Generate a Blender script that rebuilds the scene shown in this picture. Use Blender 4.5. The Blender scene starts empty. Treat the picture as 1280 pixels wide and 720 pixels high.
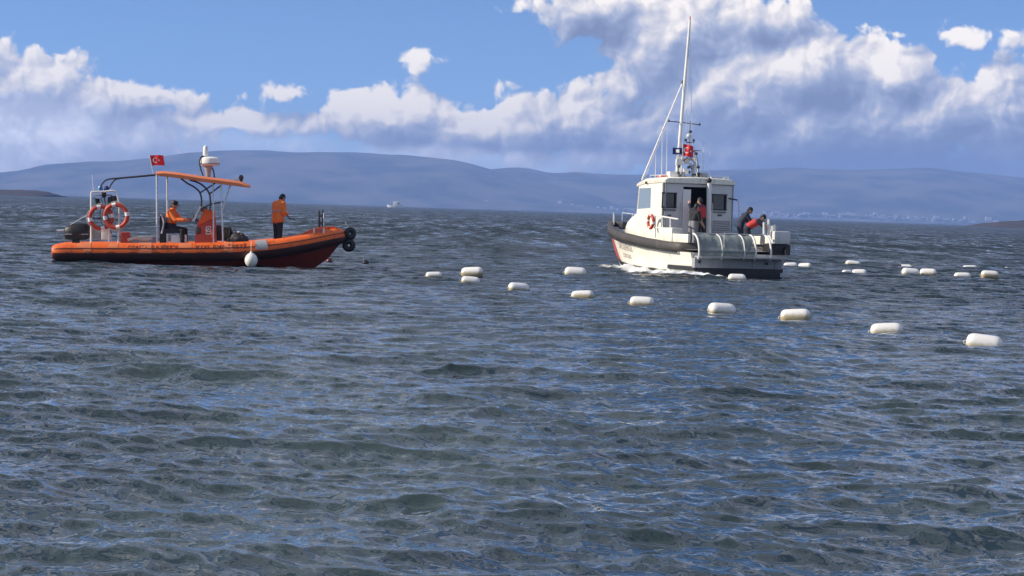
import bpy, bmesh, math, random
import numpy as np
from mathutils import Vector, Matrix, Euler

R = math.radians
sc = bpy.context.scene
COL = sc.collection

# ------------------------------------------------------------------ camera
CAM_H = 2.08
FPX = 3000.0                         # focal length in pixels of the 1280x720 photograph
ROLL = math.atan2(41.5, 1280.0)
PITCH = math.atan2(98.0, FPX)
cam_d = bpy.data.cameras.new('camera')
cam = bpy.data.objects.new('camera', cam_d)
COL.objects.link(cam)
cam_d.sensor_width = 36.0
cam_d.lens = 36.0 * FPX / 1280.0
cam_d.clip_start = 0.1
cam_d.clip_end = 120000.0
cam.matrix_world = (Matrix.Translation((0, 0, CAM_H)) @ Matrix.Rotation(R(90) - PITCH, 4, 'X')
                    @ Matrix.Rotation(ROLL, 4, 'Z'))
sc.camera = cam

# ------------------------------------------------------------------ light
SUN_EL, SUN_AZ = R(27), R(-97)
world = bpy.data.worlds.new('World')
sc.world = world
world.use_nodes = True
sun_d = bpy.data.lights.new('sun', 'SUN')
sun_d.energy = 3.3
sun_d.angle = R(0.5)
sun_d.color = (1.0, 0.90, 0.76)
sun = bpy.data.objects.new('sun', sun_d)
COL.objects.link(sun)
SUN_V = Vector((math.cos(SUN_EL) * math.sin(SUN_AZ), math.cos(SUN_EL) * math.cos(SUN_AZ), math.sin(SUN_EL)))
sun.rotation_euler = SUN_V.to_track_quat('Z', 'Y').to_euler()
sun.location = SUN_V * 200
vs = sc.view_settings
vs.view_transform = 'Standard'
vs.look = 'None'
vs.gamma = 1.0
vs.exposure = 0.80
vs.use_curve_mapping = False
sc.cycles.max_bounces = 5
sc.cycles.volume_bounces = 0
sc.cycles.sample_clamp_indirect = 4.0
sc.cycles.caustics_reflective = False
sc.cycles.caustics_refractive = False


class NT:
    """Small helper to write node trees as expressions."""
    def __init__(self, tree):
        self.t = tree
        self.n = tree.nodes
        self.l = tree.links

    def new(self, typ, **kw):
        nd = self.n.new(typ)
        for k, v in kw.items():
            setattr(nd, k, v)
        return nd

    def put(self, sock, v):
        if v is None:
            return
        if isinstance(v, bpy.types.NodeSocket):
            self.l.new(v, sock)
        else:
            sock.default_value = v

    def math(self, op, a, b=None, c=None, clamp=False):
        nd = self.new('ShaderNodeMath', operation=op)
        nd.use_clamp = clamp
        for s, v in zip(nd.inputs, (a, b, c)):
            self.put(s, v)
        return nd.outputs[0]

    def vmath(self, op, a, b=None, out=0):
        nd = self.new('ShaderNodeVectorMath', operation=op)
        self.put(nd.inputs[0], a)
        if b is not None:
            self.put(nd.inputs[1], b)
        return nd.outputs[out]

    def scale(self, a, s):
        nd = self.new('ShaderNodeVectorMath', operation='SCALE')
        self.put(nd.inputs[0], a)
        self.put(nd.inputs['Scale'], s)
        return nd.outputs[0]

    def sep(self, v):
        nd = self.new('ShaderNodeSeparateXYZ')
        self.put(nd.inputs[0], v)
        return nd.outputs

    def comb(self, x=0.0, y=0.0, z=0.0):
        nd = self.new('ShaderNodeCombineXYZ')
        for s, v in zip(nd.inputs, (x, y, z)):
            self.put(s, v)
        return nd.outputs[0]

    def noise(self, vec, scale, detail=2.0, rough=0.5, dim='3D', dist=0.0, out=0):
        nd = self.new('ShaderNodeTexNoise', noise_dimensions=dim)
        self.put(nd.inputs['Vector'], vec)
        nd.inputs['Scale'].default_value = scale
        nd.inputs['Detail'].default_value = detail
        nd.inputs['Roughness'].default_value = rough
        nd.inputs['Distortion'].default_value = dist
        return nd.outputs[out]

    def vor(self, vec, scale, detail=0.0, rough=0.5, dim='2D', feature='F1', smooth=0.3):
        nd = self.new('ShaderNodeTexVoronoi', voronoi_dimensions=dim, feature=feature)
        self.put(nd.inputs['Vector'], vec)
        nd.inputs['Scale'].default_value = scale
        nd.inputs['Detail'].default_value = detail
        nd.inputs['Roughness'].default_value = rough
        if feature == 'SMOOTH_F1':
            nd.inputs['Smoothness'].default_value = smooth
        return nd.outputs[0]

    def ramp(self, fac, lo, hi, a=0.0, b=1.0, kind='SMOOTHSTEP'):
        nd = self.new('ShaderNodeMapRange', interpolation_type=kind)
        self.put(nd.inputs[0], fac)
        for s, v in zip(nd.inputs[1:5], (lo, hi, a, b)):
            self.put(s, v)
        return nd.outputs[0]

    def mix(self, fac, a, b, blend='MIX'):
        nd = self.new('ShaderNodeMix', data_type='RGBA', blend_type=blend)
        self.put(nd.inputs[0], fac)
        self.put(nd.inputs[6], a)
        self.put(nd.inputs[7], b)
        return nd.outputs[2]


def rgb(r, g, b):
    """8-bit display colour to linear RGBA."""
    f = lambda c: (c / 255 / 12.92) if c <= 10 else ((c / 255 + 0.055) / 1.055) ** 2.4
    return (f(r), f(g), f(b), 1.0)


# ------------------------------------------------------------------ sky with clouds
# The clouds live in the sky's own angles (azimuth, elevation), in units of 1/30 radian.
def hor(x):
    return 241.0 + 0.0324 * x


def sky_uv(x, y):
    return ((x - 640.0) / 100.0, (hor(x) - y) / 100.0)


CLOUDS = [  # x, y, half width, half height, weight (photograph pixels give the direction only)
    (20, 118, 120, 42, 1.0), (130, 125, 100, 30, 0.9), (-120, 110, 150, 60, 1.0),
    (60, 180, 200, 55, 0.80),
    (285, 153, 110, 15, 0.8), (390, 156, 70, 14, 0.7),
    (480, 150, 100, 34, 1.0), (570, 165, 90, 32, 1.0), (650, 165, 100, 36, 0.95),
    (720, 155, 110, 46, 1.0), (800, 165, 100, 44, 1.0), (760, 112, 45, 26, 0.75),
    (735, 12, 75, 38, 0.95), (830, 50, 90, 60, 1.0), (900, 120, 110, 75, 1.15),
    (990, 95, 95, 60, 1.15), (1010, 165, 140, 65, 1.15), (930, 185, 120, 45, 0.9),
    (1095, 100, 62, 44, 1.1), (1120, 150, 110, 55, 1.1), (1170, 135, 60, 36, 0.95),
    (1250, 140, 90, 55, 1.1), (1340, 130, 110, 75, 1.1), (925, 25, 70, 30, 0.8),
    (517, 76, 19, 15, 0.56), (345, 121, 40, 8, 0.30), (1040, 37, 24, 12, 0.36), (1110, 44, 28, 9, 0.34),
    (1182, 50, 42, 11, 0.42), (1275, 57, 28, 8, 0.36), (1080, 225, 260, 35, 0.5),
]

VEILS = [(-20, 178, 300, 80, 1.0), (120, 175, 160, 50, 0.6), (-900, 170, 700, 90, 0.7), (560, 200, 420, 22, 0.6), (300, 185, 260, 34, 0.5)]
RAIN_HAZE = [(1180, 225, 420, 62, 0.9), (1700, 220, 500, 80, 0.8)]  # hill-coloured haze painted into the sky so the ridge melts into it


def build_world():
    t = NT(world.node_tree)
    for nd in list(t.n):
        t.n.remove(nd)
    outw = t.new('ShaderNodeOutputWorld')
    d = t.new('ShaderNodeTexCoord').outputs['Generated']
    x, y, z = t.sep(d)
    az = t.math('MULTIPLY', t.math('ARCTAN2', x, y), 30.0)
    el = t.math('MULTIPLY', t.math('ARCSINE', z), 30.0)
    uv = t.comb(az, el, 0.0)

    # node group 1: where the cloud masses stand
    g = bpy.data.node_groups.new('cloud_masses', 'ShaderNodeTree')
    g.interface.new_socket('P', in_out='INPUT', socket_type='NodeSocketVector')
    g.interface.new_socket('D', in_out='OUTPUT', socket_type='NodeSocketFloat')
    k = NT(g)
    p = k.new('NodeGroupInput').outputs[0]
    go = k.new('NodeGroupOutput')
    cov = None
    for (cx, cy, rx, ry, wt) in CLOUDS:
        u0, v0 = sky_uv(cx, cy)
        sx, sy = 100.0 / rx / 1.3, 100.0 / ry / 1.3
        nd = k.new('ShaderNodeVectorMath', operation='MULTIPLY_ADD')
        k.put(nd.inputs[0], p)
        nd.inputs[1].default_value = (sx, sy, 0.0)
        nd.inputs[2].default_value = (-u0 * sx, -v0 * sy, 0.0)
        r = k.vmath('LENGTH', nd.outputs[0], out=1)
        f = k.math('MULTIPLY_ADD', r, -wt, wt)
        cov = f if cov is None else k.math('SMOOTH_MAX', cov, f, 0.25)
    # elsewhere in the sky: unseen broken cumulus from noise, cover raised to lighten the sea
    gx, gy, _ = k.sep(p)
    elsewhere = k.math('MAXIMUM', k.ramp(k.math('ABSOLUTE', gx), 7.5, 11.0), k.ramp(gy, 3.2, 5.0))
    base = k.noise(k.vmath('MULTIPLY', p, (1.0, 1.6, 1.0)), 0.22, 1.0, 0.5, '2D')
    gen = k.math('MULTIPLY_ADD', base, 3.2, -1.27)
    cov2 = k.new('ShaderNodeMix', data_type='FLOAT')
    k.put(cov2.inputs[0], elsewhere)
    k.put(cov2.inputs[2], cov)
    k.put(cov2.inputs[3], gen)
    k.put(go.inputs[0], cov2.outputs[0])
    # node group 2: the puffs
    g2 = bpy.data.node_groups.new('cloud_puffs', 'ShaderNodeTree')
    g2.interface.new_socket('P', in_out='INPUT', socket_type='NodeSocketVector')
    g2.interface.new_socket('D', in_out='OUTPUT', socket_type='NodeSocketFloat')
    k = NT(g2)
    p = k.new('NodeGroupInput').outputs[0]
    go = k.new('NodeGroupOutput')
    puff = k.math('SUBTRACT', 0.55, k.vor(p, 2.0, 3.0, 0.52, '2D', 'F1'))
    soft = k.math('SUBTRACT', k.noise(p, 1.7, 4.0, 0.55, '2D'), 0.5)
    k.put(go.inputs[0], k.math('MULTIPLY_ADD', puff, 0.70, k.math('MULTIPLY', soft, 0.42)))

    def grp(tree, vec):
        nd = t.new('ShaderNodeGroup', node_tree=tree)
        t.put(nd.inputs[0], vec)
        return nd.outputs[0]

    w1 = t.noise(uv, 1.6, 2.0, 0.5, '2D', out=1)
    warp = t.vmath('MULTIPLY', t.vmath('SUBTRACT', w1, (0.5, 0.5, 0.5)), (0.34, 0.26, 0.0))
    p = t.vmath('ADD', uv, warp)
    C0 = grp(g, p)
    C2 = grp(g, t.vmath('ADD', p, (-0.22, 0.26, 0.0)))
    P0 = grp(g2, p)
    P1 = grp(g2, t.vmath('ADD', p, (-0.07, 0.07, 0.0)))
    fine = t.math('SUBTRACT', t.noise(p, 4.5, 6.0, 0.6, '2D'), 0.5)
    soft_ = P0
    D0 = t.math('MULTIPLY_ADD', C0, 1.25, P0)
    alpha = t.ramp(t.math('MULTIPLY_ADD', fine, 0.46, D0), -0.14, 0.16)
    # sunlit and shaded cloud sides painted into the colour, from differences towards the sun
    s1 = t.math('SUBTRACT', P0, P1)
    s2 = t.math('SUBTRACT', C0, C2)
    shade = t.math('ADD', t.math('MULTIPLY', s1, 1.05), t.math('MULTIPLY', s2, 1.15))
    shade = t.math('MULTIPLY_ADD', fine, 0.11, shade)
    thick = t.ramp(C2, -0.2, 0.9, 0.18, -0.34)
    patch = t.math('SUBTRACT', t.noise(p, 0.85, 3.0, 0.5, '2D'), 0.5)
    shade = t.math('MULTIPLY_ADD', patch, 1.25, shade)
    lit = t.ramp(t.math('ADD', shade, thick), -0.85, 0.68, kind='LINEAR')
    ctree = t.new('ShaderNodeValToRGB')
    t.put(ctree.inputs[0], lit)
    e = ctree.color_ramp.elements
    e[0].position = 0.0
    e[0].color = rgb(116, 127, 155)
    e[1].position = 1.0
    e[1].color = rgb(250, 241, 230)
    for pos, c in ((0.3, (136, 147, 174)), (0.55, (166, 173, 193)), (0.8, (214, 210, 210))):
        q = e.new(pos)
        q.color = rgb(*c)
    sky = t.new('ShaderNodeTexSky', sky_type='NISHITA')
    sky.sun_disc = False
    sky.sun_elevation = SUN_EL
    sky.sun_rotation = SUN_AZ
    sky.altitude = 0.0
    sky.air_density = 0.7
    sky.dust_density = 0.1
    sky.ozone_density = 6.0
    # the clear air of that day: deeper blue down to the horizon
    sv = t.comb(x, y, t.math('MULTIPLY_ADD', t.math('MAXIMUM', z, 0.0), 1.9, 0.055))
    t.put(sky.inputs[0], t.vmath('NORMALIZE', sv))
    b1 = t.new('ShaderNodeBackground')
    t.put(b1.inputs[0], t.mix(1.0, sky.outputs[0], (1.10, 1.0, 0.93, 1), 'MULTIPLY'))
    b1.inputs[1].default_value = SKY_STRENGTH
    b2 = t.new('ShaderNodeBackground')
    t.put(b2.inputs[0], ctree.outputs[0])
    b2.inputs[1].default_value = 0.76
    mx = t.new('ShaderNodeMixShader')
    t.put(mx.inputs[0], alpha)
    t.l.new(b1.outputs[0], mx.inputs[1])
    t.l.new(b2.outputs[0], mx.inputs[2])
    # thin veil of low cloud and sunlit haze, its brightness painted into the sky
    va = None
    for cx, cy, rx, ry, wt in VEILS:
        u0, v0 = sky_uv(cx, cy)
        nd = t.new('ShaderNodeVectorMath', operation='MULTIPLY_ADD')
        t.put(nd.inputs[0], p)
        nd.inputs[1].default_value = (100.0 / rx, 100.0 / ry, 0.0)
        nd.inputs[2].default_value = (-u0 * 100.0 / rx, -v0 * 100.0 / ry, 0.0)
        f = t.math('MULTIPLY', t.ramp(t.vmath('LENGTH', nd.outputs[0], out=1), 0.1, 1.0, 1.0, 0.0), wt)
        va = f if va is None else t.math('MAXIMUM', va, f)
    va = t.math('MULTIPLY', va, t.ramp(t.math('ADD', soft_, fine), -0.35, 0.3, 0.55, 1.0))
    vd = None
    for cx, cy, rx, ry, wt in RAIN_HAZE:
        u0, v0 = sky_uv(cx, cy)
        nd = t.new('ShaderNodeVectorMath', operation='MULTIPLY_ADD')
        t.put(nd.inputs[0], p)
        nd.inputs[1].default_value = (100.0 / rx, 100.0 / ry, 0.0)
        nd.inputs[2].default_value = (-u0 * 100.0 / rx, -v0 * 100.0 / ry, 0.0)
        f = t.math('MULTIPLY', t.ramp(t.vmath('LENGTH', nd.outputs[0], out=1), 0.25, 1.0, 1.0, 0.0), wt)
        vd = f if vd is None else t.math('MAXIMUM', vd, f)
    b4 = t.new('ShaderNodeBackground')
    b4.inputs[0].default_value = rgb(112, 130, 172)
    b4.inputs[1].default_value = 0.66
    m4 = t.new('ShaderNodeMixShader')
    t.put(m4.inputs[0], vd)
    t.l.new(mx.outputs[0], m4.inputs[1])
    t.l.new(b4.outputs[0], m4.inputs[2])
    mx = m4
    b3 = t.new('ShaderNodeBackground')
    b3.inputs[0].default_value = rgb(214, 213, 218)
    b3.inputs[1].default_value = 1.45
    mv = t.new('ShaderNodeMixShader')
    t.put(mv.inputs[0], va)
    t.l.new(mx.outputs[0], mv.inputs[1])
    t.l.new(b3.outputs[0], mv.inputs[2])
    t.l.new(mv.outputs[0], outw.inputs[0])


SKY_STRENGTH = 0.106
build_world()


# ------------------------------------------------------------------ helpers
def pix(u, v, Y):
    """World point on the plane y = Y in the direction of photograph pixel (u, v)."""
    dv = cam.matrix_world.to_3x3() @ Vector(((u - 640.0) / FPX, -(v - 360.0) / FPX, -1.0))
    return Vector((0, 0, CAM_H)) + dv * (Y / dv.y)


def pix_water(u, v):
    dv = cam.matrix_world.to_3x3() @ Vector(((u - 640.0) / FPX, -(v - 360.0) / FPX, -1.0))
    return Vector((0, 0, CAM_H)) + dv * (-CAM_H / dv.z)


def material(name):
    m = bpy.data.materials.new(name)
    m.use_nodes = True
    t = NT(m.node_tree)
    b = t.n['Principled BSDF']
    return m, t, b


def grid_mesh(name, X, Y, Z, smooth=True):
    n, m = X.shape
    co = np.stack([X, Y, Z], -1).reshape(-1, 3).astype(np.float32)
    i = np.arange(n * m).reshape(n, m)
    f = np.stack([i[:-1, :-1], i[:-1, 1:], i[1:, 1:], i[1:, :-1]], -1).reshape(-1, 4)
    me = bpy.data.meshes.new(name)
    me.vertices.add(len(co))
    me.vertices.foreach_set('co', co.ravel())
    me.loops.add(f.size)
    me.loops.foreach_set('vertex_index', f.ravel().astype(np.int32))
    me.polygons.add(len(f))
    me.polygons.foreach_set('loop_start', np.arange(0, f.size, 4, dtype=np.int32))
    me.polygons.foreach_set('loop_total', np.full(len(f), 4, dtype=np.int32))
    me.update(calc_edges=True)
    if smooth:
        me.polygons.foreach_set('use_smooth', np.ones(len(f), dtype=bool))
    return me


def link(name, me, mat=None, parent=None, **props):
    o = bpy.data.objects.new(name, me)
    COL.objects.link(o)
    if mat is not None:
        me.materials.append(mat)
    if parent is not None:
        o.parent = parent
    for k, v in props.items():
        o[k] = v
    return o


# the coast guard boat's place, needed for its wake in the sea
CG_O = pix_water(921, 346.5)
CG_HEAD = 20.0
CG_M = Matrix.Translation((CG_O.x, CG_O.y, 0.0)) @ Matrix.Rotation(R(90 + CG_HEAD), 4, 'Z')


def wake(x, y):
    """White water along the port side and bow of the coast guard boat, 0 to 1."""
    inv = np.array(CG_M.inverted())
    lx = inv[0, 0] * x + inv[0, 1] * y + inv[0, 3]
    ly = inv[1, 0] * x + inv[1, 1] * y + inv[1, 3]
    hull = np.interp(lx, [-1.5, 0, 4, 6, 7.5, 9, 10, 10.8, 11.5], [1.6, 1.6, 1.55, 1.4, 1.15, 0.72, 0.36, 0.05, 0.0])
    side = np.exp(-((ly - hull - 0.45) / 0.85) ** 2) * np.clip((lx + 1.8) / 1.5, 0, 1) * np.interp(lx, [0, 5, 9, 10.9, 11.1], [1.0, 0.9, 0.62, 0.45, 0.0])
    other = 0.45 * np.exp(-((-ly - hull - 0.2) / 0.4) ** 2) * np.clip((lx - 6) / 2, 0, 1) * np.clip((11.8 - lx) / 1.0, 0, 1)
    stern = 0.75 * np.exp(-((lx + 1.0) / 0.7) ** 2 - ((ly - 1.6) / 1.0) ** 2)
    return np.clip(side + other + stern, 0, 1) * (np.hypot(lx - 5, ly) < 14)


# ------------------------------------------------------------------ sea
class Tile:
    """A periodic wind-sea surface from its spectrum, with smoothed levels for distance."""
    def __init__(self, N, L, peak, wdir, spread, hs, seed, cuts, lo=None, hi=None, chop=1.0, tail=3.7):
        rng = np.random.default_rng(seed)
        k1 = np.fft.fftfreq(N, L / N) * 2 * np.pi
        kx, ky = np.meshgrid(k1, k1)
        k = np.hypot(kx, ky)
        k[0, 0] = 1.0
        kp = 2 * np.pi / peak
        S = k ** -tail * np.exp(-1.25 * (kp / k) ** 2)
        c = (kx * math.cos(wdir) + ky * math.sin(wdir)) / k
        D = np.where(c > 0, np.abs(c) ** spread, 0.03 * np.abs(c) ** spread) + 0.03
        S = S * D
        S[0, 0] = 0
        if lo:
            S *= k > 2 * np.pi / lo
        if hi:
            S *= k < 2 * np.pi / hi
        A = np.sqrt(S) * (rng.normal(size=k.shape) + 1j * rng.normal(size=k.shape))
        h = np.fft.ifft2(A).real
        A *= (hs / 4) / h.std()
        self.N, self.L = N, L
        self.lev = []
        for cut in cuts:
            B = A * np.exp(-(k * cut / (2 * np.pi)) ** 4)
            hh = np.fft.ifft2(B).real
            dx = np.fft.ifft2(B * -1j * kx / k).real * -chop
            dy = np.fft.ifft2(B * -1j * ky / k).real * -chop
            self.lev.append(np.stack([dx, dy, hh], -1))
        self.cuts = np.array(cuts)

    def sample(self, x, y, res):
        """Displacement at points, smoothed to the spacing res (arrays)."""
        u = (x / self.L * self.N) % self.N
        v = (y / self.L * self.N) % self.N
        i0 = np.floor(u).astype(int)
        j0 = np.floor(v).astype(int)
        fu = (u - i0)[..., None]
        fv = (v - j0)[..., None]
        i0 %= self.N
        j0 %= self.N
        i1 = (i0 + 1) % self.N
        j1 = (j0 + 1) % self.N
        t = np.interp(np.log(res), np.log(self.cuts), np.arange(len(self.cuts)))
        a = np.floor(t).astype(int)
        b = np.minimum(a + 1, len(self.cuts) - 1)
        w = (t - a)[..., None]
        out = np.zeros(x.shape + (3,))
        for lv in range(len(self.cuts)):
            wt = np.where((a == lv)[..., None], 1 - w, 0) + np.where((b == lv)[..., None], w, 0)
            if not wt.any():
                continue
            T = self.lev[lv]
            s = ((T[j0, i0] * (1 - fu) + T[j0, i1] * fu) * (1 - fv) + (T[j1, i0] * (1 - fu) + T[j1, i1] * fu) * fv)
            out += wt * s
        return out


CUTS = [0.06, 0.12, 0.25, 0.5, 1.0, 2.0, 4.0, 9.0]
TILE_A = Tile(1024, 97.0, 4.6, R(-82), 5.0, 0.165, 3, CUTS, chop=1.2, tail=4.0)
TILE_B = Tile(512, 17.3, 0.8, R(-108), 2.5, 0.030, 8, CUTS, lo=2.2, chop=1.1, tail=3.3)


def sea(x, y, res):
    x = np.asarray(x, float)
    y = np.asarray(y, float)
    res = np.broadcast_to(np.asarray(res, float), x.shape)
    d = TILE_A.sample(x, y, res)
    d[..., 2] = 0.13 * np.tanh(d[..., 2] / 0.13)
    cr, sr = math.cos(0.6), math.sin(0.6)
    e = TILE_B.sample(x * cr - y * sr, x * sr + y * cr, res)
    # gusts: patches of rougher and calmer water
    n1 = np.sin(x * 0.11 + 1.3 * np.sin(y * 0.043)) * np.sin(y * 0.067 + 0.8 * np.sin(x * 0.09) + 1.0)
    n2 = np.sin(x * 0.83 + 1.7 * np.sin(y * 0.31 + 0.4)) * np.sin(y * 0.52 + 1.4 * np.sin(x * 0.47) + 2.0)
    gust = 0.62 + 0.4 * (n1 + 1) * 0.5 + 0.4 * (0.5 + 0.5 * n2)
    ex = e[..., 0] * cr + e[..., 1] * sr
    ey = -e[..., 0] * sr + e[..., 1] * cr
    d = d * (0.35 + 0.75 * gust[..., None])
    d[..., 0] += ex * gust
    d[..., 1] += ey * gust
    d[..., 2] += e[..., 2] * gust
    return d


def sea_z(x, y):
    return float(sea(np.array([x]), np.array([y]), 0.3)[0, 2])


def fbm(x, y, seed, octaves=5):
    rng = np.random.default_rng(seed)
    out = np.zeros_like(x)
    a, f = 1.0, 1.0
    for _ in range(octaves):
        for _k in range(3):
            th, ph = rng.uniform(0, 6.28, 2)
            fr = f * rng.uniform(0.7, 1.3)
            out += a * (1 - 2 * np.abs(np.sin((x * math.cos(th) + y * math.sin(th)) * fr + ph))) / 3
        a *= 0.5
        f *= 2.05
    return out


def build_sea():
    ys = [7.0]
    while ys[-1] < 135:
        ys.append(ys[-1] + 0.036 + 0.00115 * max(0, ys[-1] - 12))
    while ys[-1] < 900:
        ys.append(ys[-1] * 1.006)
    while ys[-1] < 60000:
        ys.append(ys[-1] * 1.25)
    ys = np.array(ys)
    th = np.linspace(R(-17.5), R(17.5), 800)
    Yg, Tg = np.meshgrid(ys, np.tan(th), indexing='ij')
    Xg = (Yg + 3.0) * Tg
    dy = np.gradient(ys)
    res = np.maximum(dy * 2.2, (ys + 3) * (th[1] - th[0]) * 2.2)
    resg = np.broadcast_to(res[:, None], Xg.shape)
    dsp = sea(Xg, Yg, np.clip(resg, 0.06, 9.0))
    fade = np.clip(1.0 - (Yg - 450) / 450, 0, 1)[..., None]
    dsp = dsp * fade
    fo = wake(Xg, Yg)
    churn = fbm(Xg * 3.1, Yg * 3.1, 21, 4) * 0.5 + 0.5
    dsp[..., 2] += fo * (0.03 + 0.20 * churn)
    me = grid_mesh('sea', Xg + dsp[..., 0], Yg + dsp[..., 1], dsp[..., 2])
    at = me.attributes.new('foam', 'FLOAT', 'POINT')
    at.data.foreach_set('value', fo.ravel().astype(np.float32))
    m, t, b = material('sea_water')
    pos = t.new('ShaderNodeNewGeometry').outputs['Position']
    nrm = t.new('ShaderNodeNewGeometry').outputs['Normal']
    # small ripples turn the surface normal
    p2 = t.vmath('MULTIPLY', pos, (1.0, 1.0, 0.3))
    n1 = t.noise(p2, 4.5, 3.0, 0.6, '3D', out=1)
    n2 = t.noise(p2, 19.0, 3.0, 0.6, '3D', out=1)
    gust = t.noise(t.vmath('MULTIPLY', pos, (0.055, 0.03, 0.0)), 1.0, 3.0, 0.55, '2D')
    px_, py_, _ = t.sep(pos)
    amp = t.math('MULTIPLY', t.ramp(gust, 0.3, 0.7, 0.6, 1.25), t.ramp(py_, 30.0, 300.0, 1.0, 6.5))
    a1 = t.scale(t.vmath('SUBTRACT', n1, (0.5, 0.5, 0.5)), 0.18)
    a2 = t.scale(t.vmath('SUBTRACT', n2, (0.5, 0.5, 0.5)), 0.10)
    tilt = t.vmath('MULTIPLY', t.scale(t.vmath('ADD', a1, a2), amp), (1.0, 1.0, 0.0))
    # far off only the wave faces turned to the shore are seen over the crests
    st1 = t.noise(t.vmath('MULTIPLY', pos, (0.9, 0.14, 0.0)), 1.0, 4.0, 0.62, '2D')
    st2 = t.noise(t.vmath('MULTIPLY', pos, (0.30, 0.022, 0.0)), 1.0, 4.0, 0.65, '2D')
    streak = t.math('ADD', t.math('MULTIPLY', t.math('SUBTRACT', st1, 0.5), 1.1), t.math('MULTIPLY', t.math('SUBTRACT', st2, 0.5), 0.9))
    streak = t.math('MULTIPLY', streak, t.ramp(py_, 40.0, 220.0, 0.0, 1.0, 'LINEAR'))
    lean = t.comb(0.0, t.math('SUBTRACT', t.ramp(py_, 25.0, 200.0, 0.0, -0.30, 'LINEAR'), streak), 0.0)
    nn = t.vmath('NORMALIZE', t.vmath('ADD', t.vmath('ADD', nrm, lean), tilt))
    t.put(b.inputs['Normal'], nn)
    # body colour: green-grey, siltier in the shallows near the shore
    shal = t.ramp(py_, 12.0, 75.0, 1.0, 0.0)
    silt = t.noise(t.vmath('MULTIPLY', pos, (0.25, 0.12, 0.0)), 1.0, 4.0, 0.6, '2D')
    deep = (0.013, 0.025, 0.029, 1)
    c = t.mix(t.math('MULTIPLY', shal, t.ramp(silt, 0.35, 0.65, 0.25, 1.0)), deep, (0.036, 0.056, 0.055, 1))
    fa = t.new('ShaderNodeAttribute', attribute_name='foam').outputs['Fac']
    fn_ = t.noise(t.vmath('MULTIPLY', pos, (1.6, 1.1, 1.0)), 2.2, 6.0, 0.65)
    ff = t.ramp(t.math('ADD', t.math('MULTIPLY', fa, 0.75), t.math('MULTIPLY', fn_, t.math('MULTIPLY', fa, 1.0))), 0.55, 0.95)
    # a few flecks of foam on the crests elsewhere
    t.put(b.inputs['Base Color'], t.mix(ff, c, (0.80, 0.82, 0.82, 1)))
    t.put(b.inputs['Roughness'], t.ramp(ff, 0.0, 1.0, 0.04, 0.6))
    b.inputs['IOR'].default_value = 1.333
    link('sea', me, m, kind='structure')


build_sea()

# ------------------------------------------------------------------ far shore, hills, headlands
def hill_mat(name, c1, c2, scale):
    m, t, b = material(name)
    pos = t.new('ShaderNodeNewGeometry').outputs['Position']
    f = t.noise(pos, scale, 6.0, 0.6)
    t.put(b.inputs['Base Color'], t.mix(t.ramp(f, 0.35, 0.65), c1, c2))
    b.inputs['Roughness'].default_value = 0.95
    b.inputs['Specular IOR Level'].default_value = 0.1
    return m


def range_of_hills(name, profile, Yr, depth, mat, seed, rough, nx=500, ny=40):
    us = np.array([p[0] for p in profile], float)
    vv = np.array([p[1] for p in profile], float)
    top = np.array([pix(u, v, Yr) for u, v in profile])
    xs = np.linspace(top[0, 0], top[-1, 0], nx)
    zs = np.interp(xs, top[:, 0], top[:, 2])
    ker = np.ones(7) / 7
    zs = np.convolve(np.pad(zs, 3, 'edge'), ker, 'valid')
    s = np.linspace(0, 1, ny)
    X, S = np.meshgrid(xs, s)
    Z0 = np.broadcast_to(zs, X.shape)
    Y = Yr - depth + S * depth * 1.6
    prof = np.where(S < 0.625, np.sin(np.clip(S / 0.625, 0, 1) * math.pi / 2) ** 1.15, np.cos((S - 0.625) / 0.375 * math.pi / 2))
    n = fbm(X / (depth * 0.35), Y / (depth * 0.5), seed)
    Z = Z0 * prof * (1 + 0.0 * n) + rough * n * prof * (1 - 0.85 * prof) + rough * 0.17 * n * prof - 3.0 * (1 - prof)
    return link(name, grid_mesh(name, X, Y, Z), mat, kind='structure')


M_HILL = hill_mat('dry_hillside', (0.015, 0.025, 0.015, 1), (0.16, 0.14, 0.10, 1), 0.004)
range_of_hills('mountain_range', [(-900, 150), (-600, 190), (-300, 205), (-80, 214), (0, 215), (40, 211), (70, 204), (85, 203), (110, 199), (150, 197),
    (200, 191), (240, 187), (290, 183), (330, 183.5), (360, 185.5), (420, 188), (470, 190), (500, 191), (540, 194), (570, 199),
    (590, 205), (605, 209), (630, 216), (680, 226), (740, 240), (800, 262)], 11500, 1500, M_HILL, 5, 60)
range_of_hills('mountain_ridge', [(420, 235), (520, 222), (600, 211), (630, 210), (655, 206.5), (670, 210), (690, 213.5), (715, 211.5), (740, 214), (800, 217),
    (840, 214), (880, 210), (920, 208), (980, 207), (1040, 209), (1100, 211), (1160, 213), (1220, 219), (1280, 226), (1400, 228), (1600, 210), (2000, 200), (2400, 230)],
    12300, 1700, M_HILL, 9, 60)
M_HEAD = hill_mat('scrubby_headland', (0.035, 0.03, 0.022, 1), (0.075, 0.055, 0.038, 1), 0.05)

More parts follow.
